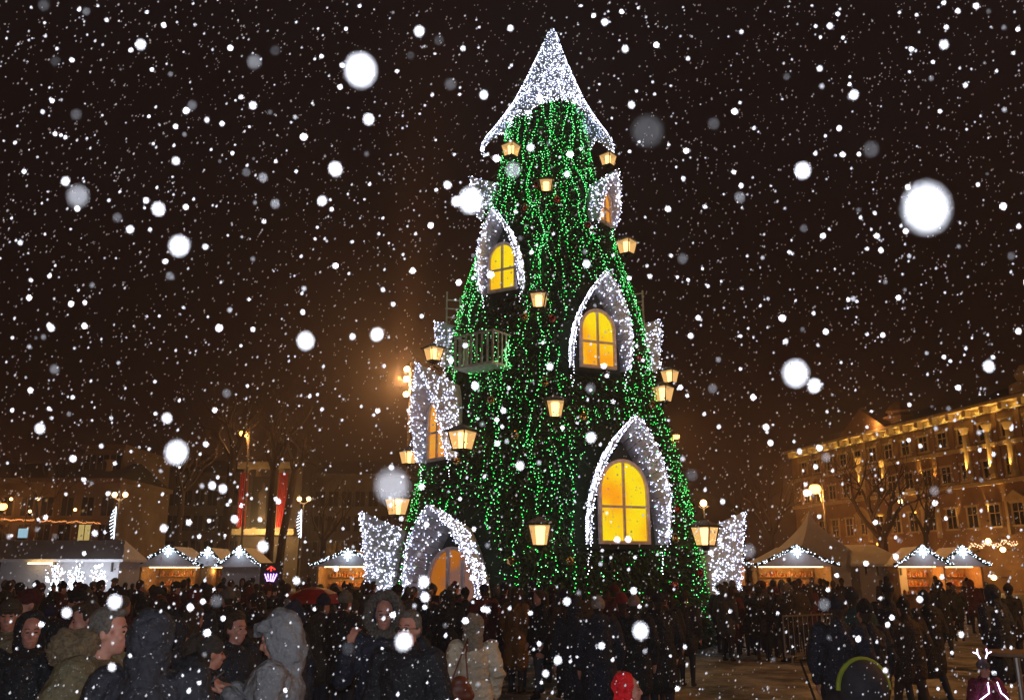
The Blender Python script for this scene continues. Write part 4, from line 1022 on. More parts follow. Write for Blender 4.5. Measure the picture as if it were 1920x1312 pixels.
def person(label, loc, yaw, h=1.75, coat=(0.01,0.011,0.016), coat_len=0.85, near=False, head_yaw=0.0, head_pitch=0.0, lean=0.0, armL=None, armR=None, hands=(None, None),
           hat=None, hatcol=(0.02,0.02,0.025), hair=None, hood=None, hoodcol=None, fur=None, glasses=False, stride=0.0, bulk=1.0, group=None, trousers=None, parent_only=False, vox=None, quilt=0.0, legs_x=0.095, pom=False, scarf=None, gloves=False, cap_brim=False, skirt=0.0, hoodmat=None):
    o = empty('person', loc, yaw, label, 'person', group)
    k = h/1.75; vox = vox or (0.011 if near else 0.026)
    S = Matrix.Scale(k, 4)
    up = Matrix.Translation((0, 0, 0.95)) @ Matrix.Rotation(lean, 4, 'X') @ Matrix.Translation((0, 0, -0.95))     # lean>0 : forward (-y)
    U = lambda p: up @ Vector(p)
    sh = [U((-0.175*bulk, 0, 1.42)), U((0.175*bulk, 0, 1.42))]
    arms = []
    for i, a_ in enumerate((armR, armL)):       # index 0 = his right (x-) ; facing -y so right hand is at x-
        sg = -1 if i == 0 else 1
        if a_ is None: a_ = ((sg*0.25*bulk, 0.02, 1.14), (sg*0.235*bulk, -0.07, 0.90))
        arms.append((U(a_[0]), U(a_[1])))
    hc = U((0, -0.01, 1.625)); hp_, HM = head_prims(hc, head_yaw, near, head_pitch)
    pr = list(hp_); nb_ = U((0, 0.01, 1.44))
    pr += [('c', nb_, .062, hc + Vector((0, .01, -.06)), .056), ('c', U((0,0,.98)), .135*bulk, U((0,0,1.28)), .15*bulk), ('e', U((0,0,1.32)), (.19*bulk, .115*bulk, .14)), ('e', (0,0,.95), (.165*bulk,.125*bulk,.13))]
    handpos = []
    for i in (0, 1):
        e_, w_ = arms[i]; pr += [('c', sh[i], .058, e_, .045), ('c', e_, .043, w_, .029)]
        d = (w_ - e_).normalized()
        if near and not gloves:
            hd = hands[i] or (d, (0.6 if i == 0 else -0.6, -0.2, 0), 0.45)
            pr += hand_prims(w_ + Vector(hd[0]).normalized()*0.015, hd[0], hd[1], 1.0, hd[2])
        else:
            pr += [('c', w_, .030, w_ + d*.085, .030), ('c', w_+d*.09, .026, w_+d*.15+Vector((0,-.02,0)), .018), ('c', w_ + d*.03 + Vector((0,-.02,0)), .016, w_+d*.08+Vector((0,-.045,0)), .012)]
    for i, sg in ((0, -1), (1, 1)):
        st = stride*sg; kn = Vector((sg*legs_x*bulk, -st*0.5 - 0.02 - 0.03*abs(st), 0.50)); an = Vector((sg*legs_x*bulk, -st, 0.085 + (0.05 if st < 0 else 0)))
        pr += [('c', (sg*.085, 0, .92), .095, kn, .066), ('c', kn, .064, an, .045), ('c', an + Vector((0, .03, -.035)), .042, an + Vector((0, -.13, -.05)), .034)]
    wr = [a_[1] for a_ in arms]
    HMI = HM.inverted()
    def mf(c):
        if c.z < 0.13: return 2
        if (c - hc).length < 0.24 and c.z > nb_.z - 0.02:
            q = HMI @ c; return 3 if q.y > 0.02 - 0.25*max(0, q.z-.05) and q.z > -0.085 else 0
        if not gloves:
            for w_, (e_, _) in zip(wr, arms):
                if (c - w_).dot((w_-e_).normalized()) > 0.0 and (c-w_).length < 0.26: return 0
        return 1
    body = blob('body', pr, vox, [m_skin, trousers or m_jean, m_shoe, hair[1] if hair else m_hairb], o, mf, 1 if near else 2)
    # coat
    cz = 0.95 - (coat_len - 0.62) if coat_len else 0.9
    hem = 1.42 - coat_len; bw = bulk
    pc = [('c', U((0,0,1.05)), .175*bw, U((0,0,1.30)), .178*bw), ('e', U((0,.0,1.36)), (.215*bw,.145*bw,.13)), ('c', nb_ + Vector((0,.02,.0)), .098, nb_ + Vector((0,.015,.045)), .082)]
    zt = 1.02
    for sg in (-1, 1):
        pc.append(('c', (sg*.055*bw, 0, zt), .145*bw, (sg*(.07+skirt)*bw, .0, hem+.14), (.14+skirt*.4)*bw)); pc.append(('c', (sg*.03*bw, 0, zt), .15*bw, (sg*.03*bw, -.02, hem+.13), (.135+skirt*.4)*bw))
    for i in (0, 1):
        e_, w_ = arms[i]; d = (w_-e_).normalized(); pc += [('c', sh[i], .088*bw, e_, .075*bw), ('c', e_, .073*bw, w_ - d*.01, .050)]
    qf = None
    if quilt: qf = lambda c: quilt*abs(math.sin(c.z*math.pi/0.11)) - quilt*.5
    ff = (lambda c: 0.014*noise.noise(Vector((c.x*6, c.y*6, c.z*11))) + 0.009*noise.noise(Vector((c.x*14+3, c.y*14, c.z*26)))) if near else None
    disp = (lambda c: (qf(c) if qf else 0) + (ff(c) if ff else 0)) if (qf or ff) else None
    co = blob('coat', pc, vox*1.25, [m_coatc], o, None, 2, disp); co.color = (*coat, 1)
    HR_ = lambda x, y, z: HM @ Vector((x, y, z)); rot = HM.to_3x3().to_4x4()
    if hair:
        ph = [('e', HR_(0,.024,.045), (.086,.100,.104), rot), ('e', HR_(0,.055,.0), (.082,.07,.09), rot)]
        if hair[0] == 'long': ph += [('c', HR_(0,.06,0), .08, HR_(0,.085,-.2), .07), ('c', HR_(.06,.03,0), .035, HR_(.08,.02,-.2), .03), ('c', HR_(-.06,.03,0), .035, HR_(-.08,.02,-.2), .03)]
        if near and hair[0] == 'short': ph = [('e', HR_(0,.030,.058), (.083,.094,.092), rot), ('e', HR_(0,.055,.005), (.080,.066,.08), rot), ('e', HR_(0,-.025,.115), (.06,.06,.03), rot), ('e', HR_(.074,.012,.035), (.016,.04,.045), rot), ('e', HR_(-.074,.012,.035), (.016,.04,.045), rot)]
        blob('hair', ph, vox*.9, [hair[1]], o, None, 1, (lambda c: .005*noise.noise(c*45)) if near else None)
    if hat:
        ph = [('e', HR_(0,.012,.065), (.094,.112,.092), rot)]
        if hat == 'beanie': ph += [('c', HR_(0,.01,.09), .08, HR_(0,.015,.13), .055)]
        if pom: ph += [('e', HR_(0,.01,.20), (.045,.045,.045), rot)]
        if cap_brim: ph += [('e', HR_(0,-.095,.055), (.065,.055,.012), rot)]
        hh = blob('hat', ph, vox*.8, [m_hatc], o, None, 1); hh.color = (*hatcol, 1)
    if hood == 'down':
        hh = blob('hood', [('e', nb_ + Vector((0,.10,.06)), (.14,.075,.09)), ('e', nb_ + Vector((0,.13,.0)), (.11,.07,.10))], vox, [m_coatc], o, None, 2); hh.color = (*(hoodcol or coat), 1)
    elif hood:
        ph = [('e', HR_(0,.068,.035), (.124,.125,.150), rot), ('e', HR_(0,.065,-.08), (.125,.11,.12), rot), ('c', HR_(0,.08,-.1), .10, nb_ + Vector((0,.05,0)), .12)]
        if hood == 'deep': ph += [('c', HR_(-.06,-.05,.10), .045, HR_(.06,-.05,.10), .045), ('c', HR_(0,-.075,.10), .05, HR_(0,-.125,.075), .018), ('c', HR_(.095,-.03,.05), .03, HR_(.09,-.02,-.10), .035), ('c', HR_(-.095,-.03,.05), .03, HR_(-.09,-.02,-.10), .035), ('e', HR_(0,.10,-.03), (.12,.09,.16), rot)]
        hh = blob('hood', ph, vox*1.1, [hoodmat or m_coatc], o, None, 2, (lambda c: (.022 if hoodmat else .015)*noise.noise(c*14) + (0 if hoodmat else .006*noise.noise(c*33)) + (.012*noise.noise(c*45) if hoodmat else 0)) if near else None); hh.color = (*(hoodcol or coat), 1)
    if fur:
        pf = []
        if hood == 'down':
            for i in range(14):
                a = math.pi*(i/13)*1.5 - math.pi*.25; pf.append(('e', nb_ + Vector((.150*math.cos(a), .07+.10*math.sin(a), .10 + .03*math.sin(i*2.1))), (.066,.066,.075)))
        else:
            for i in range(22):
                a = 2*math.pi*i/22; pf.append(('e', HR_(.128*math.cos(a), -.055+.012*math.sin(i*1.7), .01 + .155*math.sin(a)), (.042,.045,.042)))
        blob('fur_trim', pf, vox*.8, [fur], o, None, 0, lambda c: .014*noise.noise(c*38) + .009*noise.noise(c*80))
    if scarf:
        sc_ = blob('scarf', [('e', nb_ + Vector((0,-.005,.055)), (.10,.10,.05)), ('c', nb_ + Vector((.02,-.12,.0)), .04, nb_ + Vector((.03,-.15,-.14)), .03)], vox, [m_hatc], o, None, 1); sc_.color = (*scarf, 1)
    if near:
        for sg in (-1, 1):
            mb = MB(); mb.ell((0,0,0), (.014,.007,.0065), 10, 8, 0, HM @ Matrix.Translation((sg*.030, -.0865, .012))); mb.build('eye', m_eye, o, smooth=True)
            mb = MB(); mb.tube([HR_(sg*.015,-.094,.036), HR_(sg*.032,-.093,.042), HR_(sg*.048,-.080,.036)], .004, 5); mb.build('eyebrow', m_hairb, o)
        mb = MB(); mb.ell((0,0,0), (.021,.006,.0045), 10, 6, 0, HM @ Matrix.Translation((0, -.0955, -.062))); mb.build('mouth', mat('lips', (0.36, 0.12, 0.10), 0.5), o, smooth=True)
    if glasses:
        mb = MB()
        for sg in (-1, 1):
            mb.tube([HR_(sg*.032+.023*math.cos(t*math.pi/6), -.108, .010+.017*math.sin(t*math.pi/6)) for t in range(13)], .0028, 5)
            mb.tube([HR_(sg*.055,-.107,.014), HR_(sg*.088,-.01,.014)], .0028, 5)
        mb.tube([HR_(-.010,-.108,.012), HR_(.010,-.108,.012)], .003, 5)
        mb.build('glasses', m_glass if glasses != 'shiny' else m_lens, o)
    o.scale = (k, k, k)
    return o
def at(px, Y, z=1.5): return (GX(px, Y, z), Y, 0)
BK = (0.010, 0.011, 0.016); NV_ = (0.014, 0.018, 0.034)
m_furb = mat('tan_fur', (0.22, 0.16, 0.09), 0.95, (0.10, 0.07, 0.04), 50, bump=0.8, bscale=150); m_furg = mat('grey_fur', (0.16, 0.14, 0.12), 0.95, (0.07, 0.06, 0.05), 50, bump=0.8, bscale=150); m_furw = mat('cream_fur', (0.42, 0.36, 0.28), 0.95, (0.26, 0.20, 0.14), 40, bump=0.8, bscale=150)
PI = math.pi
# --- the ones standing nearest (yaw 0 faces the camera, +90 deg faces right)
person('bareheaded man in an olive parka with thick fur collar, leaning forward and looking right', at(128, 5.5), R(90), 1.90, (0.12,0.10,0.055), 0.80, True, lean=R(17), head_yaw=R(6), hair=('short', m_hairg), hood='down', fur=m_furb, bulk=1.2, stride=.12)
person('man with his dark hood up, seen from behind, right of the olive parka', at(280, 5.1), R(186), 1.84, (0.018,0.020,0.028), 0.85, True, hood='up', bulk=1.22)
person('person in a grey jacket, hood pulled over the face, looking at a phone', at(518, 6.1), R(-84), 1.78, (0.17,0.175,0.19), 0.80, True, hood='deep', head_pitch=R(22), bulk=1.12,
       armR=((-.26,-.02,1.14), (-.10,-.27,1.31)), armL=((.26,-.02,1.12), (.08,-.28,1.30)), hands=(((.1,-1,.25),(.3,.1,1),.8), ((-.15,-1,.25),(-.3,.1,1),.6)))
person('person in navy with a fur edged hood and shiny glasses, one hand raised', at(718, 7.7), R(6), 1.86, (0.018,0.022,0.040), 0.95, True, hood='up', fur=m_furg, glasses='shiny', head_yaw=R(4), bulk=1.08,
       armR=((-.31,-.08,1.16), (-.25,-.25,1.42)), hands=(((.35,-.2,1),(.4,-.6,.1),.7), None))
person('grey haired man with dark rimmed glasses in a black coat', at(766, 6.9), R(-12), 1.79, BK, 0.9, True, hair=('short', m_hairg), glasses=True, head_yaw=R(-10), bulk=1.1, hood='down')
person('woman in a cream quilted jacket with a furry hood, seen from behind', at(888, 9.5), R(182), 1.62, (0.62,0.52,0.39), 0.66, True, hood='up', hoodmat=m_furw, quilt=.012, bulk=1.12, scarf=(0.1,0.1,0.14))
o = empty('handbag', (GX(862, 9.25, .9), 9.25, 0), R(10), 'reddish brown shoulder bag at the side of the woman in the cream jacket', 'handbag')
m_leather = mat('brown_leather', (0.18, 0.045, 0.02), 0.45, (0.10, 0.025, 0.012), 6)
blob('bag_body', [('e', (0,0,.93), (.13,.06,.10)), ('c', (-.10,0,.88), .055, (.10,0,.88), .055), ('e', (0,0,1.0), (.09,.045,.07))], .012, [m_leather], o)
mb = MB(); mb.tube([(-.08,0,1.03), (.02,.02,1.28), (.09,.10,1.42), (.13,.16,1.50)], .009, 6); mb.tube([(.08,.0,1.03), (.06,.02,1.28), (.10,.12,1.42), (.13,.16,1.50)], .009, 6); mb.build('strap', m_leather, o)
person('man in a flat brown cap and a tan coat, cut by the left photo edge', at(12, 8.0), R(10), 1.83, (0.13,0.115,0.075), 0.9, True, hat='cap', hatcol=(0.06,0.045,0.03), cap_brim=True, bulk=1.15, head_yaw=R(10))
person('man in a dark red brimmed cap behind the tan coat, face turned left', at(46, 8.9), R(-40), 1.90, BK, 0.9, True, hat='cap', hatcol=(0.07,0.012,0.012), cap_brim=True, bulk=1.05)
person('person with a black hood framing a pale face, left of the olive parka', at(54, 7.2), R(22), 1.74, (0.010,0.011,0.015), 0.95, True, hood='up', bulk=1.25, head_yaw=R(10))
person('man in a black peaked cap behind the leaning man, looking right', at(140, 9.8), R(30), 1.88, BK, 0.9, True, hat='cap', hatcol=(0.012,0.012,0.014), cap_brim=True)
person('balding man just behind the olive parka, head bent to the left', at(172, 7.4), R(-55), 1.84, BK, 0.9, True, hair=('short', m_hairb), head_pitch=R(14), lean=R(5))
person('man in dark navy behind the grey hooded jacket, his cheek showing', at(545, 7.4), R(-70), 1.80, NV_, 0.9, True, hat='beanie', hatcol=(0.012,0.014,0.03), bulk=1.15)
person('tall man in black with a knitted cap, left of the phone user', at(440, 7.9), R(60), 1.72, (0.014,0.016,0.024), 0.9, True, hair=('short', m_hairb), bulk=1.12)
person('person in a long grey brown coat in the left crowd', at(362, 9.2), R(150), 1.76, (0.06,0.045,0.035), 1.05, False, hair=('long', m_hairb), vox=.018)
person('dark jacketed man standing behind the hooded man on the left', at(330, 7.6), R(170), 1.68, (0.012,0.013,0.02), 0.9, True, hood='up', bulk=1.1)
person('young person in black between the hooded man and the phone user', at(395, 7.0), R(120), 1.58, (0.016,0.018,0.028), 0.9, True, hat='beanie', hatcol=(0.05,0.045,0.04), bulk=1.1)
person('woman in a long mustard coat standing in front of the tree', at(967, 16.2), R(150), 1.80, (0.16,0.075,0.02), 1.05, False, hair=('long', m_hairb), vox=.018, skirt=.02)
person('person in black coat and blue jeans facing left before the tree', at(1010, 15.6), R(-60), 1.76, BK, 0.75, False, hair=('short', m_hairb), vox=.018, trousers=mat('grey_jeans', (0.05,0.055,0.075), 0.8), stride=.1)
person('person in a pale round knitted hat and a navy coat, seen from behind', at(1122, 11.6), R(180), 1.74, NV_, 0.95, False, hat='beanie', hatcol=(0.34,0.28,0.25), vox=.016, bulk=1.1, hood='down')
person('person in a red knitted hat with a dark coat, before the tree', at(1166, 12.8), R(200), 1.76, (0.03,0.012,0.016), 0.95, False, hat='beanie', hatcol=(0.22,0.03,0.03), vox=.016, scarf=(0.10,0.015,0.015))
person('person in a pinkish fluffy hat beside the red hat', at(1190, 12.3), R(170), 1.74, BK, 0.95, False, hat='beanie', hatcol=(0.30,0.20,0.17), vox=.016, bulk=1.05)
person('dark hatted person right of the pinkish hat', at(1235, 12.9), R(185), 1.78, BK, 1.0, False, hat='beanie', vox=.018, bulk=1.1)
person('person in a black hooded coat left of the pale round hat', at(1075, 12.4), R(190), 1.72, (0.013,0.015,0.024), 1.0, False, hood='up', vox=.018, bulk=1.1)
person('child in a bright red hooded jacket at the bottom edge, face to the right', at(1182, 6.9, 1.1), R(60), 1.32, (0.85,0.012,0.02), 0.75, True, hood='up', head_yaw=R(18), bulk=1.15, hoodcol=(0.9,0.012,0.022), glasses=False, scarf=(0.2,0.2,0.24))
person('tall person in a long navy coat left of the pram', at(1572, 9.9), R(165), 1.80, (0.016,0.020,0.036), 1.12, True, hat='beanie', hatcol=(0.02,0.02,0.03), bulk=1.12)
person('person in a dark teal coat behind the pram', at(1600, 12.2), R(180), 1.84, (0.016,0.050,0.052), 0.9, False, hat='beanie', hatcol=(0.03,0.03,0.035), vox=.018, bulk=1.1)
person('man in a black jacket and navy trousers standing at the pram', at(1624, 10.3), R(195), 1.74, (0.013,0.014,0.020), 0.72, True, hat='beanie', hatcol=(0.012,0.012,0.014), bulk=1.1, legs_x=.11)
person('tall walker in a black coat with a pointed bobble hat', at(1668, 14.0), R(175), 1.90, BK, 0.9, False, hat='beanie', pom=True, vox=.018, stride=.22, bulk=1.08)
person('walker in a brown coat beside the tall bobble hat', at(1695, 12.6), R(190), 1.70, (0.035,0.020,0.014), 0.8, False, hat='beanie', hatcol=(0.02,0.015,0.012), vox=.018, stride=.25, bulk=1.2, trousers=mat('brown_trousers', (0.05,0.028,0.02), 0.8))
person('walker in a black puffer coat with a curly hat, right of the bobble hat', at(1735, 14.4), R(200), 1.76, (0.012,0.012,0.015), 0.95, False, hat='beanie', vox=.018, stride=.2, bulk=1.2, hood='down')
person('person in black standing at the counter of the orange stall', at(1763, 22.0), R(160), 1.84, BK, 1.0, False, hat='beanie', vox=.02, stride=.1)
person('person in a long dark navy coat with a hood, bending slightly at the right edge', at(1868, 15.0), R(200), 1.84, (0.018,0.026,0.044), 1.12, False, hood='up', lean=R(8), vox=.018, stride=.3, bulk=1.1)
person('photographer in black standing behind a tripod at the right edge', at(1893, 19.0), R(190), 1.80, BK, 0.8, False, hat='beanie', vox=.02, armR=((-.28,-.1,1.2),(-.12,-.35,1.38)), armL=((.28,-.1,1.2),(.12,-.35,1.38)))
# phone held by the grey hooded person
gx = GX(518, 6.1, 1.5); mb = MB(); mb.box(-.036,.036,-.005,.005,-.072,.072)
o = mb.build('mobile_phone', m_metal); o.location = (gx - 0.40, 6.1 - 0.02, 1.40); o.rotation_euler = (R(-50), 0, R(-84)); tag(o, 'dark phone in the hands of the grey hooded person', 'phone')
# tripod
o = empty('camera_tripod', (GX(1908, 18.4, 1), 18.4, 0), 0, 'black camera tripod before the photographer at the right edge', 'tripod')
for a in (90, 210, 330): mb = MB(); mb.tube([(0,0,1.2),(.42*math.cos(R(a)),.42*math.sin(R(a)),0.02)], [.018,.012], 6); mb.build('leg', m_metal, o)
mb = MB(); mb.tube([(0,0,1.15),(0,0,1.42)], .02, 8); mb.box(-.07,.07,-.05,.05,1.421,1.52); mb.tube([(0,-.05,1.47),(0,-.13,1.47)], .035, 10); mb.build('tripod_head', m_metal, o)
# light-up costume child
cx_ = at(1846, 9.7, 1.0)
ch = person('child in a dark pink jacket outlined with glowing white tubes and small lit horns', cx_, R(12), 1.16, (0.16,0.012,0.045), 0.74, True, hat='beanie', hatcol=(0.12,0.10,0.11), bulk=1.15, armR=((-.30,-.02,1.18),(-.27,-.1,.95)), armL=((.30,-.02,1.18),(.27,-.1,.95)))
m_el = emis('violet_white_tube', (0.80, 0.62, 1.0), 5.0)
mb = MB()
for sg in (-1, 1):
    mb.tube([(sg*.085,-.165,1.46),(sg*.11,-.19,1.30),(sg*.20,-.17,1.24),(sg*.33,-.12,1.14),(sg*.38,-.08,1.06)], .010, 6)
    mb.tube([(sg*.30,-.17,1.02),(sg*.31,-.18,.92),(sg*.24,-.21,.80),(sg*.22,-.22,.66)], .010, 6)
mb.build('glowing_tubes', m_el, ch)
mb = MB()
for sg in (-1, 1): mb.tube([(sg*.05,-.02,1.80),(sg*.09,-.02,1.87),(sg*.17,-.02,1.90)], .009, 6); mb.tube([(sg*.09,-.02,1.87),(sg*.085,-.02,1.95)], .009, 6)
mb.build('lit_horns', m_el, ch)
# pram
o = empty('pram', (GX(1618, 9.4, .9), 9.4, 0), R(188), 'pram with a dark grey hood edged in yellow green', 'pram'); o.scale = (1.12,)*3
m_lime = mat('lime_fabric', (0.34, 0.42, 0.04), 0.7); m_pg = mat('pram_grey', (0.05, 0.05, 0.065), 0.8, (0.03, 0.03, 0.04), 6, bump=.3)
blob('pram_hood', [('e', (0,0,.84), (.23,.24,.25)), ('e', (0,-.2,.68), (.22,.36,.14))], .018, [m_pg], o)
mb = MB(); mb.tube([(.25*math.cos(t*PI/14), .02, .82+.27*math.sin(t*PI/14)) for t in range(15)], .022, 7); mb.tube([(.25*math.cos(-t*PI/14), .22 - .0*t, .74+.12*math.sin(-t*PI/14)) for t in range(15)], .026, 7); mb.build('lime_trim', m_lime, o)
mb = MB(); mb.tube([(-.2,.0,.65),(-.22,.35,.45),(-.22,.3,.12)], .014, 6); mb.tube([(.2,.0,.65),(.22,.35,.45),(.22,.3,.12)], .014, 6); mb.tube([(-.21,-.3,.6),(-.21,-.45,.12)], .014, 6); mb.tube([(.21,-.3,.6),(.21,-.45,.12)], .014, 6); mb.tube([(-.21,-.5,.62),(-.2,-.8,1.0),(.2,-.8,1.0),(.21,-.5,.62)], .014, 6); mb.tube([(-.22,.3,.12),(.22,.3,.12)], .01, 5); mb.tube([(-.21,-.45,.12),(.21,-.45,.12)], .01, 5); mb.tube([(-.22,.35,.45),(-.21,-.3,.6),(-.21,-.5,.62)], .01, 5); mb.build('pram_frame', m_metal, o)
for sx_ in (-.24, .24):
    for sy_, r_ in ((.3, .12), (-.45, .12)): mb = MB(); mb.lathe([(r_-.03,-.02),(r_,-.015),(r_,.015),(r_-.03,.02)], 14, 0, Matrix.Translation((sx_, sy_, .12)) @ Matrix.Rotation(PI/2, 4, 'Y')); mb.build('wheel', m_metal, o)
# standing table at the right
Yt = 11.2; o = empty('standing_table', (GX(1905, Yt, 1.1), Yt, 0), 0, 'round standing table with a steel pole at the right edge', 'table')
mb = MB(); mb.lathe([(.36,1.09),(.38,1.10),(.38,1.125),(.36,1.135)], 24); mb.build('table_top', mat('grey_table_top', (.20,.15,.12), .6), o); mb = MB(); mb.tube([(0,0,.03),(0,0,1.088)], .035, 10); mb.build('pole', mat('brushed_steel', (.5,.48,.46), .35, metal=.7), o); mb = MB(); mb.lathe([(.28,0),(.28,.02),(.05,.029)], 20); mb.build('base', m_metal, o)
# red umbrella
Yu = 15; p = P(590, 1118, Yu); o = empty('umbrella', (p.x, Yu, 0), 0, 'open dark red umbrella in the crowd left of the tree', 'umbrella')
mb = MB(); n = 16; pr = [(0.52,0),(0.50,.06),(.40,.15),(.24,.22),(.02,.26)]
for i in range(len(pr)-1):
    for j in range(n):
        def q(r, z, jj):
            e_ = 1 if jj % 2 == 0 else .93; a = 2*PI*jj/n; return (r*e_*math.cos(a), r*e_*math.sin(a), p.z-.1+z)
        mb.add([q(*pr[i], j), q(*pr[i], j+1), q(*pr[i+1], j+1), q(*pr[i+1], j)], [(0,1,2,3)])
mb.build('canopy', mat('red_nylon', (0.28, 0.015, 0.012), 0.5), o, smooth=True); mb = MB(); mb.tube([(0,0,1.15),(0,0,p.z+.22)], .01, 6); mb.build('shaft', m_metal, o)
person('person holding the dark red umbrella', (p.x-.1, Yu, 0), R(170), 1.70, BK, 1.0, False, hat='beanie', vox=.02, armR=((-.22,-.1,1.2),(-.08,-.28,1.2)))

# ---------------- the crowd behind: seven kinds of visitor copied
rc = random.Random(77)
def crowd_proto(i, **k): return person('p', (0, 0, 0), 0, vox=.028, **k)
PR = [dict(h=1.75, hat='beanie', bulk=1.12), dict(h=1.70, hood='up', bulk=1.15), dict(h=1.66, hair=('long', m_hairb), coat_len=1.05, bulk=1.05, skirt=.02), dict(h=1.80, hair=('short', m_hairb), bulk=1.1, coat_len=.78, stride=.08),
      dict(h=1.62, hat='beanie', pom=True, coat_len=1.0, bulk=1.08, skirt=.02), dict(h=1.78, hat='cap', cap_brim=True, bulk=1.15, stride=.1), dict(h=1.72, hair=('short', m_hairg), bulk=1.1, armR=((-.26,-.12,1.16),(-.16,-.30,1.42)), armL=((.26,-.12,1.16),(.14,-.30,1.40))), dict(h=1.25, hat='beanie', pom=True, bulk=1.15)]
protos = [crowd_proto(i, **k) for i, k in enumerate(PR)]
finish_blobs()
used = [False]*len(protos)
COLS = [BK, BK, NV_, (0.02,0.02,0.022), (0.03,0.016,0.014), (0.022,0.028,0.022), (0.045,0.035,0.028), (0.05,0.05,0.055), (0.09,0.02,0.02), (0.012,0.012,0.016)]
HC_ = [(0.02,0.02,0.024), (0.012,0.012,0.014), (0.04,0.035,0.03), (0.10,0.02,0.02), (0.16,0.14,0.12), (0.02,0.02,0.05)]
placed = []
def free(x, y, r=.42): return all((x-a)**2 + (y-b)**2 > r*r for a, b in placed)
def crowd(n, px0, px1, Y0, Y1, label, group, face=(120, 240), kinds=range(8)):
    c = 0; tries = 0
    while c < n and tries < n*40:
        tries += 1
        Y = Y0 + (Y1-Y0)*rc.random()**.8; px = rc.uniform(px0, px1); x = GX(px, Y, 1.5)
        if not free(x, Y) or math.hypot(x-TX, Y-TY) < TR(0)+0.5: continue
        if math.hypot(x-TX, Y-TY) < TR(0)+0.5: continue
        placed.append((x, Y)); c += 1
        k = rc.choice(list(kinds)); 
        if k == 7 and rc.random() < .6: k = 0
        src = protos[k]
        if used[k]: o = copy_tree(src)
        else: o = src; used[k] = True
        o.location = (x, Y, 0); o.rotation_euler = (0, 0, R(rc.uniform(*face))); s = o.scale[0]*0 + (PR[k]['h']/1.75)*rc.uniform(.95, 1.05); o.scale = (s, s, s)
        col = rc.choice(COLS); hc2 = rc.choice(HC_)
        for ch in o.children:
            if ch.name.startswith(('coat', 'hood')): ch.color = (*col, 1)
            if ch.name.startswith('hat'): ch.color = (*hc2, 1)
        tag(o, label, 'person', group)
for ob in [x for x in C.objects if x.name.startswith('person') and x.type == 'EMPTY' and x not in protos]: placed.append((ob.location.x, ob.location.y))
crowd(100, -60, 700, 8.8, 24, 'dark dressed visitor in the dense crowd left of the tree', 'crowd left of the tree')
crowd(50, -40, 740, 24, 37, 'far visitor by the market stalls left of the tree', 'crowd by the left stalls', (0, 360))
crowd(26, 720, 1000, 15.5, 21.5, 'dark dressed visitor in front of the arched door', 'crowd before the arched door', (130, 230))
crowd(18, 1000, 1290, 13, 21, 'dark dressed visitor in front of the middle of the tree', 'crowd before the middle of the tree', (130, 230))
crowd(26, 1345, 1500, 21, 27, 'visitor in the dark cluster right of the bottom right hood', 'crowd right of the tree', (130, 230))
crowd(22, 1385, 1600, 27, 39, 'visitor queueing near the bright stall with the snowflake star', 'crowd at the bright stall', (130, 230))
crowd(9, 1640, 1860, 26, 39, 'visitor strolling near the orange lit stalls', 'visitors near the orange stalls', (90, 270))
for u_, o in zip(used, protos):
    if not u_:
        for ch in list(o.children): bpy.data.objects.remove(ch)
        bpy.data.objects.remove(o)
# ================================================================ falling snow
def snow_mat(nm, transl):
    m = bpy.data.materials.new(nm); m.use_nodes = True; t = m.node_tree; b = t.nodes['Principled BSDF']
    n = t.nodes.new('ShaderNodeTexNoise'); n.inputs['Scale'].default_value = 220; mx = t.nodes.new('ShaderNodeMix'); mx.data_type = 'RGBA'
    mx.inputs['A'].default_value = (0.86, 0.88, 0.93, 1); mx.inputs['B'].default_value = (0.75, 0.78, 0.86, 1)
    tcn = t.nodes.new('ShaderNodeTexCoord'); t.links.new(tcn.outputs['Object'], n.inputs['Vector']); t.links.new(n.outputs['Fac'], mx.inputs['Factor']); t.links.new(mx.outputs['Result'], b.inputs['Base Color'])
    b.inputs['Roughness'].default_value = 0.9; b.inputs['Specular IOR Level'].default_value = 0.1
    if transl:
        oi = t.nodes.new('ShaderNodeObjectInfo'); tr = t.nodes.new('ShaderNodeBsdfTransparent'); ms = t.nodes.new('ShaderNodeMixShader')
        t.links.new(oi.outputs['Color'], ms.inputs[0]); t.links.new(tr.outputs[0], ms.inputs[1]); t.links.new(b.outputs[0], ms.inputs[2])
        t.links.new(ms.outputs[0], t.nodes['Material Output'].inputs[0])
    return m
m_snow = snow_mat('falling_snow', False); m_dim_snow = snow_mat('dimmed_snow', True)  # the second material imitates weaker flash light through its opacity
def flake_mesh(seed, m):
    mb = MB(); r3 = random.Random(seed)
    mb.ell((0,0,0), (0.5, 0.5, 0.5), 14, 10)
    for i in range(0):
        d = Vector((r3.uniform(-1,1), r3.uniform(-1,1), r3.uniform(-1,1))).normalized()*0.33; mb.ell(d, 0.24, 7, 5)
    o = mb.build('snowflake', m, smooth=True); me = o.data; bpy.data.objects.remove(o); return me
FM = [flake_mesh(i, m_snow) for i in range(3)]; FT = [flake_mesh(9+i, m_dim_snow) for i in range(2)]
rs = random.Random(21)
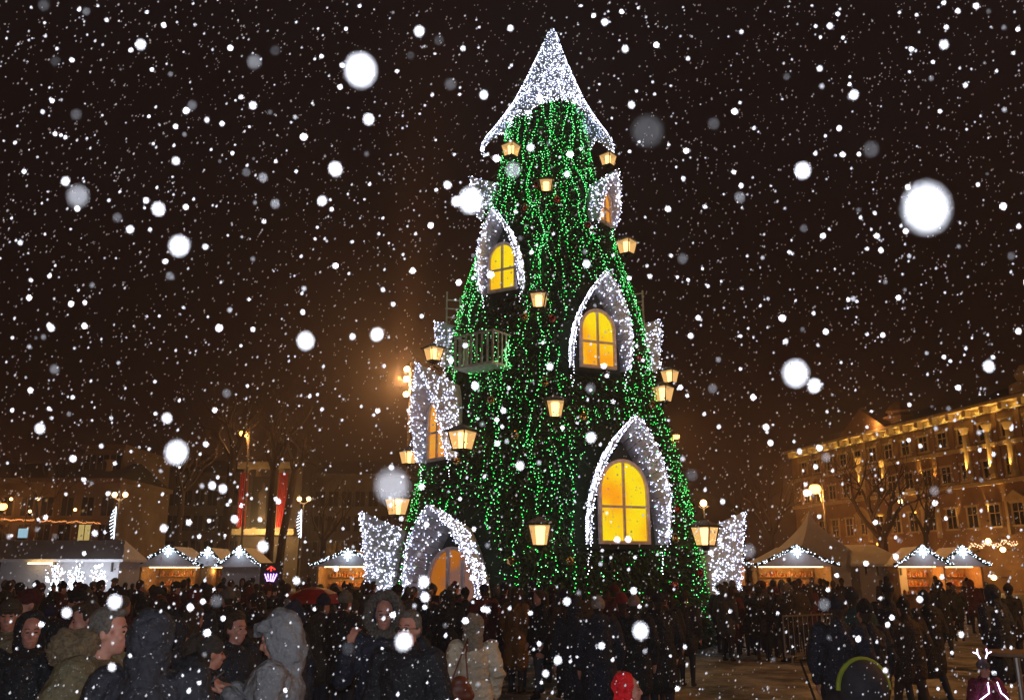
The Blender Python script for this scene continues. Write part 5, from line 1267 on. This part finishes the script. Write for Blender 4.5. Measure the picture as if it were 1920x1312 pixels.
def put_flake(px, py, D, lvl, label, group, size=None):
    """D: blurred diameter in photo pixels; lvl: None = solid, else brightness, set by fading its opacity"""
    if size is None: size = 0.0038 if lvl is None else 0.0024
    d = (size + APERTURE)*F/D
    c = ray(px, py)*d + Vector((0,0,HC))
    o = bpy.data.objects.new('snowflake', rs.choice(FM if lvl is None else FT)); C.objects.link(o)
    o.location = c; o.rotation_euler = (rs.uniform(-.5,.5), rs.uniform(-.3,.3), rs.uniform(0, 6.28)); o.scale = (size*0.92, size*0.92, size*1.15)
    if lvl is not None:
        Lr = 1.25*FLASH/(4*math.pi*math.pi*(d*d + 0.01))*min(1.0, (size/(size+APERTURE*max(0, 1-d/27)))**2*1.6)
        a_ = min(1.0, lvl/Lr); o.color = (a_, a_, a_, 1)  # dimmer flash light put into the flake as lower opacity
    tag(o, label, 'snowflake', group); return o
BIG = [(1737,390,112,'largest of all the round white snowflakes, in the sky right of the tree'),(676,132,75,'large white snowflake in the sky left of the hat tip'),(1492,700,62,'large white snowflake overlapping a smaller one, in the sky right of the tree'),
 (1527,723,34,'smaller white snowflake overlapping the large one, right of the tree'),(336,461,50,'white snowflake alone in the left sky at mid height'),(331,848,56,'large white snowflake low in the left sky above the market roofs'),
 (882,376,58,'white snowflake beside the top left hood of the tree'),(856,378,26,'small white snowflake touching the larger one by the top left hood'),(573,639,42,'white snowflake in the sky left of the floodlight glow'),
 (629,317,34,'white snowflake in the sky left of the tree top'),(707,627,32,'white snowflake in the brown glow of the floodlights'),(1505,320,40,'white snowflake in the sky left of the largest one'),
 (757,1202,44,'white snowflake in front of the man with glasses'),(1201,1182,40,'white snowflake in front of the dark crowd above the red hood'),(1854,687,28,'white snowflake just above the right facade'),
 (215,1128,36,'white snowflake in front of the crowd beneath the lit tent'),(795,1090,28,'white snowflake in front of the arched door'),(797,1119,24,'white snowflake beneath another in front of the door')]
for px, py, D, lb in BIG: put_flake(px, py, D, 2.6, lb, None, size=0.0036)
GREY = [(735,912,84,.62,'big pale grey snowflake covering the top of a lantern'),(1214,246,78,.075,'big faint grey snowflake right of the hat'),(146,368,54,.40,'big light grey snowflake at the left of the sky'),
 (477,116,36,.20,'light grey snowflake in the upper left sky'),(1633,280,40,.10,'faint grey snowflake above the largest white one'),(962,319,38,.45,'pale grey snowflake on the top of the tree under a lantern'),
 (318,517,20,.22,None),(425,737,22,.16,None),(1338,232,30,.08,None),(1387,370,28,.22,None),(845,158,30,.10,None),(516,95,26,.05,None),(823,76,26,.06,None),(104,115,26,.05,None),(360,198,24,.16,None),
 (1404,1032,34,.20,None),(653,1215,32,.05,None),(1297,890,30,.08,None),(1280,485,26,.12,None),(1336,728,24,.14,None),(406,1126,30,.16,None),(1549,857,24,.2,None),(1752,920,24,.2,None),(1107,728,26,.12,None),
 (1545,1133,30,.2,None),(770,104,20,.05,None),(462,323,22,.12,None),(516,382,24,.35,None),(220,408,24,.14,None),(493,333,24,.35,None),(143,215,28,.10,None),(82,10,28,.08,None),(162,22,20,.15,None),(102,692,24,.2,None),(1507,428,20,.1,None),(1896,480,20,.12,None),(1475,144,18,.08,None),(1104,728,18,.1,None)]
for px, py, D, lv, lb in GREY: put_flake(px, py, D, lv, lb or 'small faint grey blurred snowflake in the air', None if lb else 'faint grey snowflakes')
MED = [(786,59,26),(264,84,26),(691,224,28),(297,392,34),(1601,178,24),(1770,84,24),(1134,42,18),(907,178,22),(957,53,16),(868,91,14),(604,377,24),(123,340,22),(313,784,26),(274,376,16),(244,430,20),(385,463,16),(474,198,20),(1172,92,18),(1537,129,16),(1184,197,18),
 (995,277,20),(1063,327,16),(1108,820,26),(975,873,22),(950,827,12),(1100,495,20),(1031,687,18),(891,724,20),(493,1024,28),(556,1088,20),(307,990,20),(75,803,26),(398,910,20),(418,916,22),(440,973,20),(125,1148,26),(178,999,16),(661,631,16),(718,543,12),(570,541,14),
 (431,581,14),(96,615,18),(330,302,20),(839,347,20),(1473,640,14),(1499,846,14),(1063,1127,20),(1188,1107,18),(1126,1057,12),(1046,1237,22),(1023,1262,18),(1128,1210,18),(914,1143,16),(1284,1212,12),(1556,49,16),(1810,160,14),(55,650,12),(190,836,12),(222,680,10),(38,455,14),(210,1250,22),(1085,180,10),(1660,1256,14),(1280,860,14),(1348,800,12),(1355,940,14),(1705,480,12),(1600,560,14),(1440,560,10),(1290,110,12),(1390,60,12),(80,210,12),(388,225,14),(200,38,12)]
for px, py, D in MED: put_flake(px, py, D, 2.2 if D > 15 else rs.choice((1.8, .6)), 'small white blurred snowflake in the air', 'white snowflakes in the air', size=0.0034)
for i in range(300-len(MED)-len(GREY)):
    px, py = rs.uniform(0, W), rs.uniform(0, H)
    put_flake(px, py, rs.uniform(7, 15), None if rs.random() < .45 else rs.choice((.1, .2, .5)), 'small white blurred snowflake in the air', 'white snowflakes in the air', size=rs.uniform(0.003, 0.005))
mb = MB()
for i in range(15000):
    d = (rs.random()**0.55)*12.5 + 1.5; px, py = rs.uniform(-260, W+260), rs.uniform(-60, H+60)
    c = ray(px, py).normalized()*d + Vector((0,0,HC))
    if c.z < 0.05: continue
    r = (0.0016 + 0.00055*d)*rs.choice((0.7, 0.8, 1.0, 1.0, 1.5)); mb.octa(c, r)
    mb.v[-2].z += r*0.7; mb.v[-2].x += r*0.5
for i in range(850):
    d = rs.uniform(0.8, 4.0); c = ray(rs.uniform(-300, W+300), rs.uniform(-60, H+60)).normalized()*d + Vector((0,0,HC))
    mb.octa(c, rs.uniform(0.0012, 0.0032)*(0.6+0.25*d))
tag(mb.build('falling_snow', m_snow), 'countless tiny white snowflakes filling the night air', 'snow', None, 'stuff')
# ================================================================ snowy air
mb = MB(); mb.box(-210, 210, -25, 175, -1.0, 48)
hz_ = mb.build('haze', [])
hm = bpy.data.materials.new('snowy_air'); hm.use_nodes = True; t = hm.node_tree; t.nodes.remove(t.nodes['Principled BSDF'])
pv = t.nodes.new('ShaderNodeVolumePrincipled'); pv.inputs['Color'].default_value = (0.90, 0.74, 0.68, 1); pv.inputs['Density'].default_value = 0.0010; pv.inputs['Anisotropy'].default_value = 0.84
t.links.new(pv.outputs[0], t.nodes['Material Output'].inputs['Volume']); hz_.data.materials.append(hm); tag(hz_, 'snowy night air over the square', 'haze', None, 'stuff')
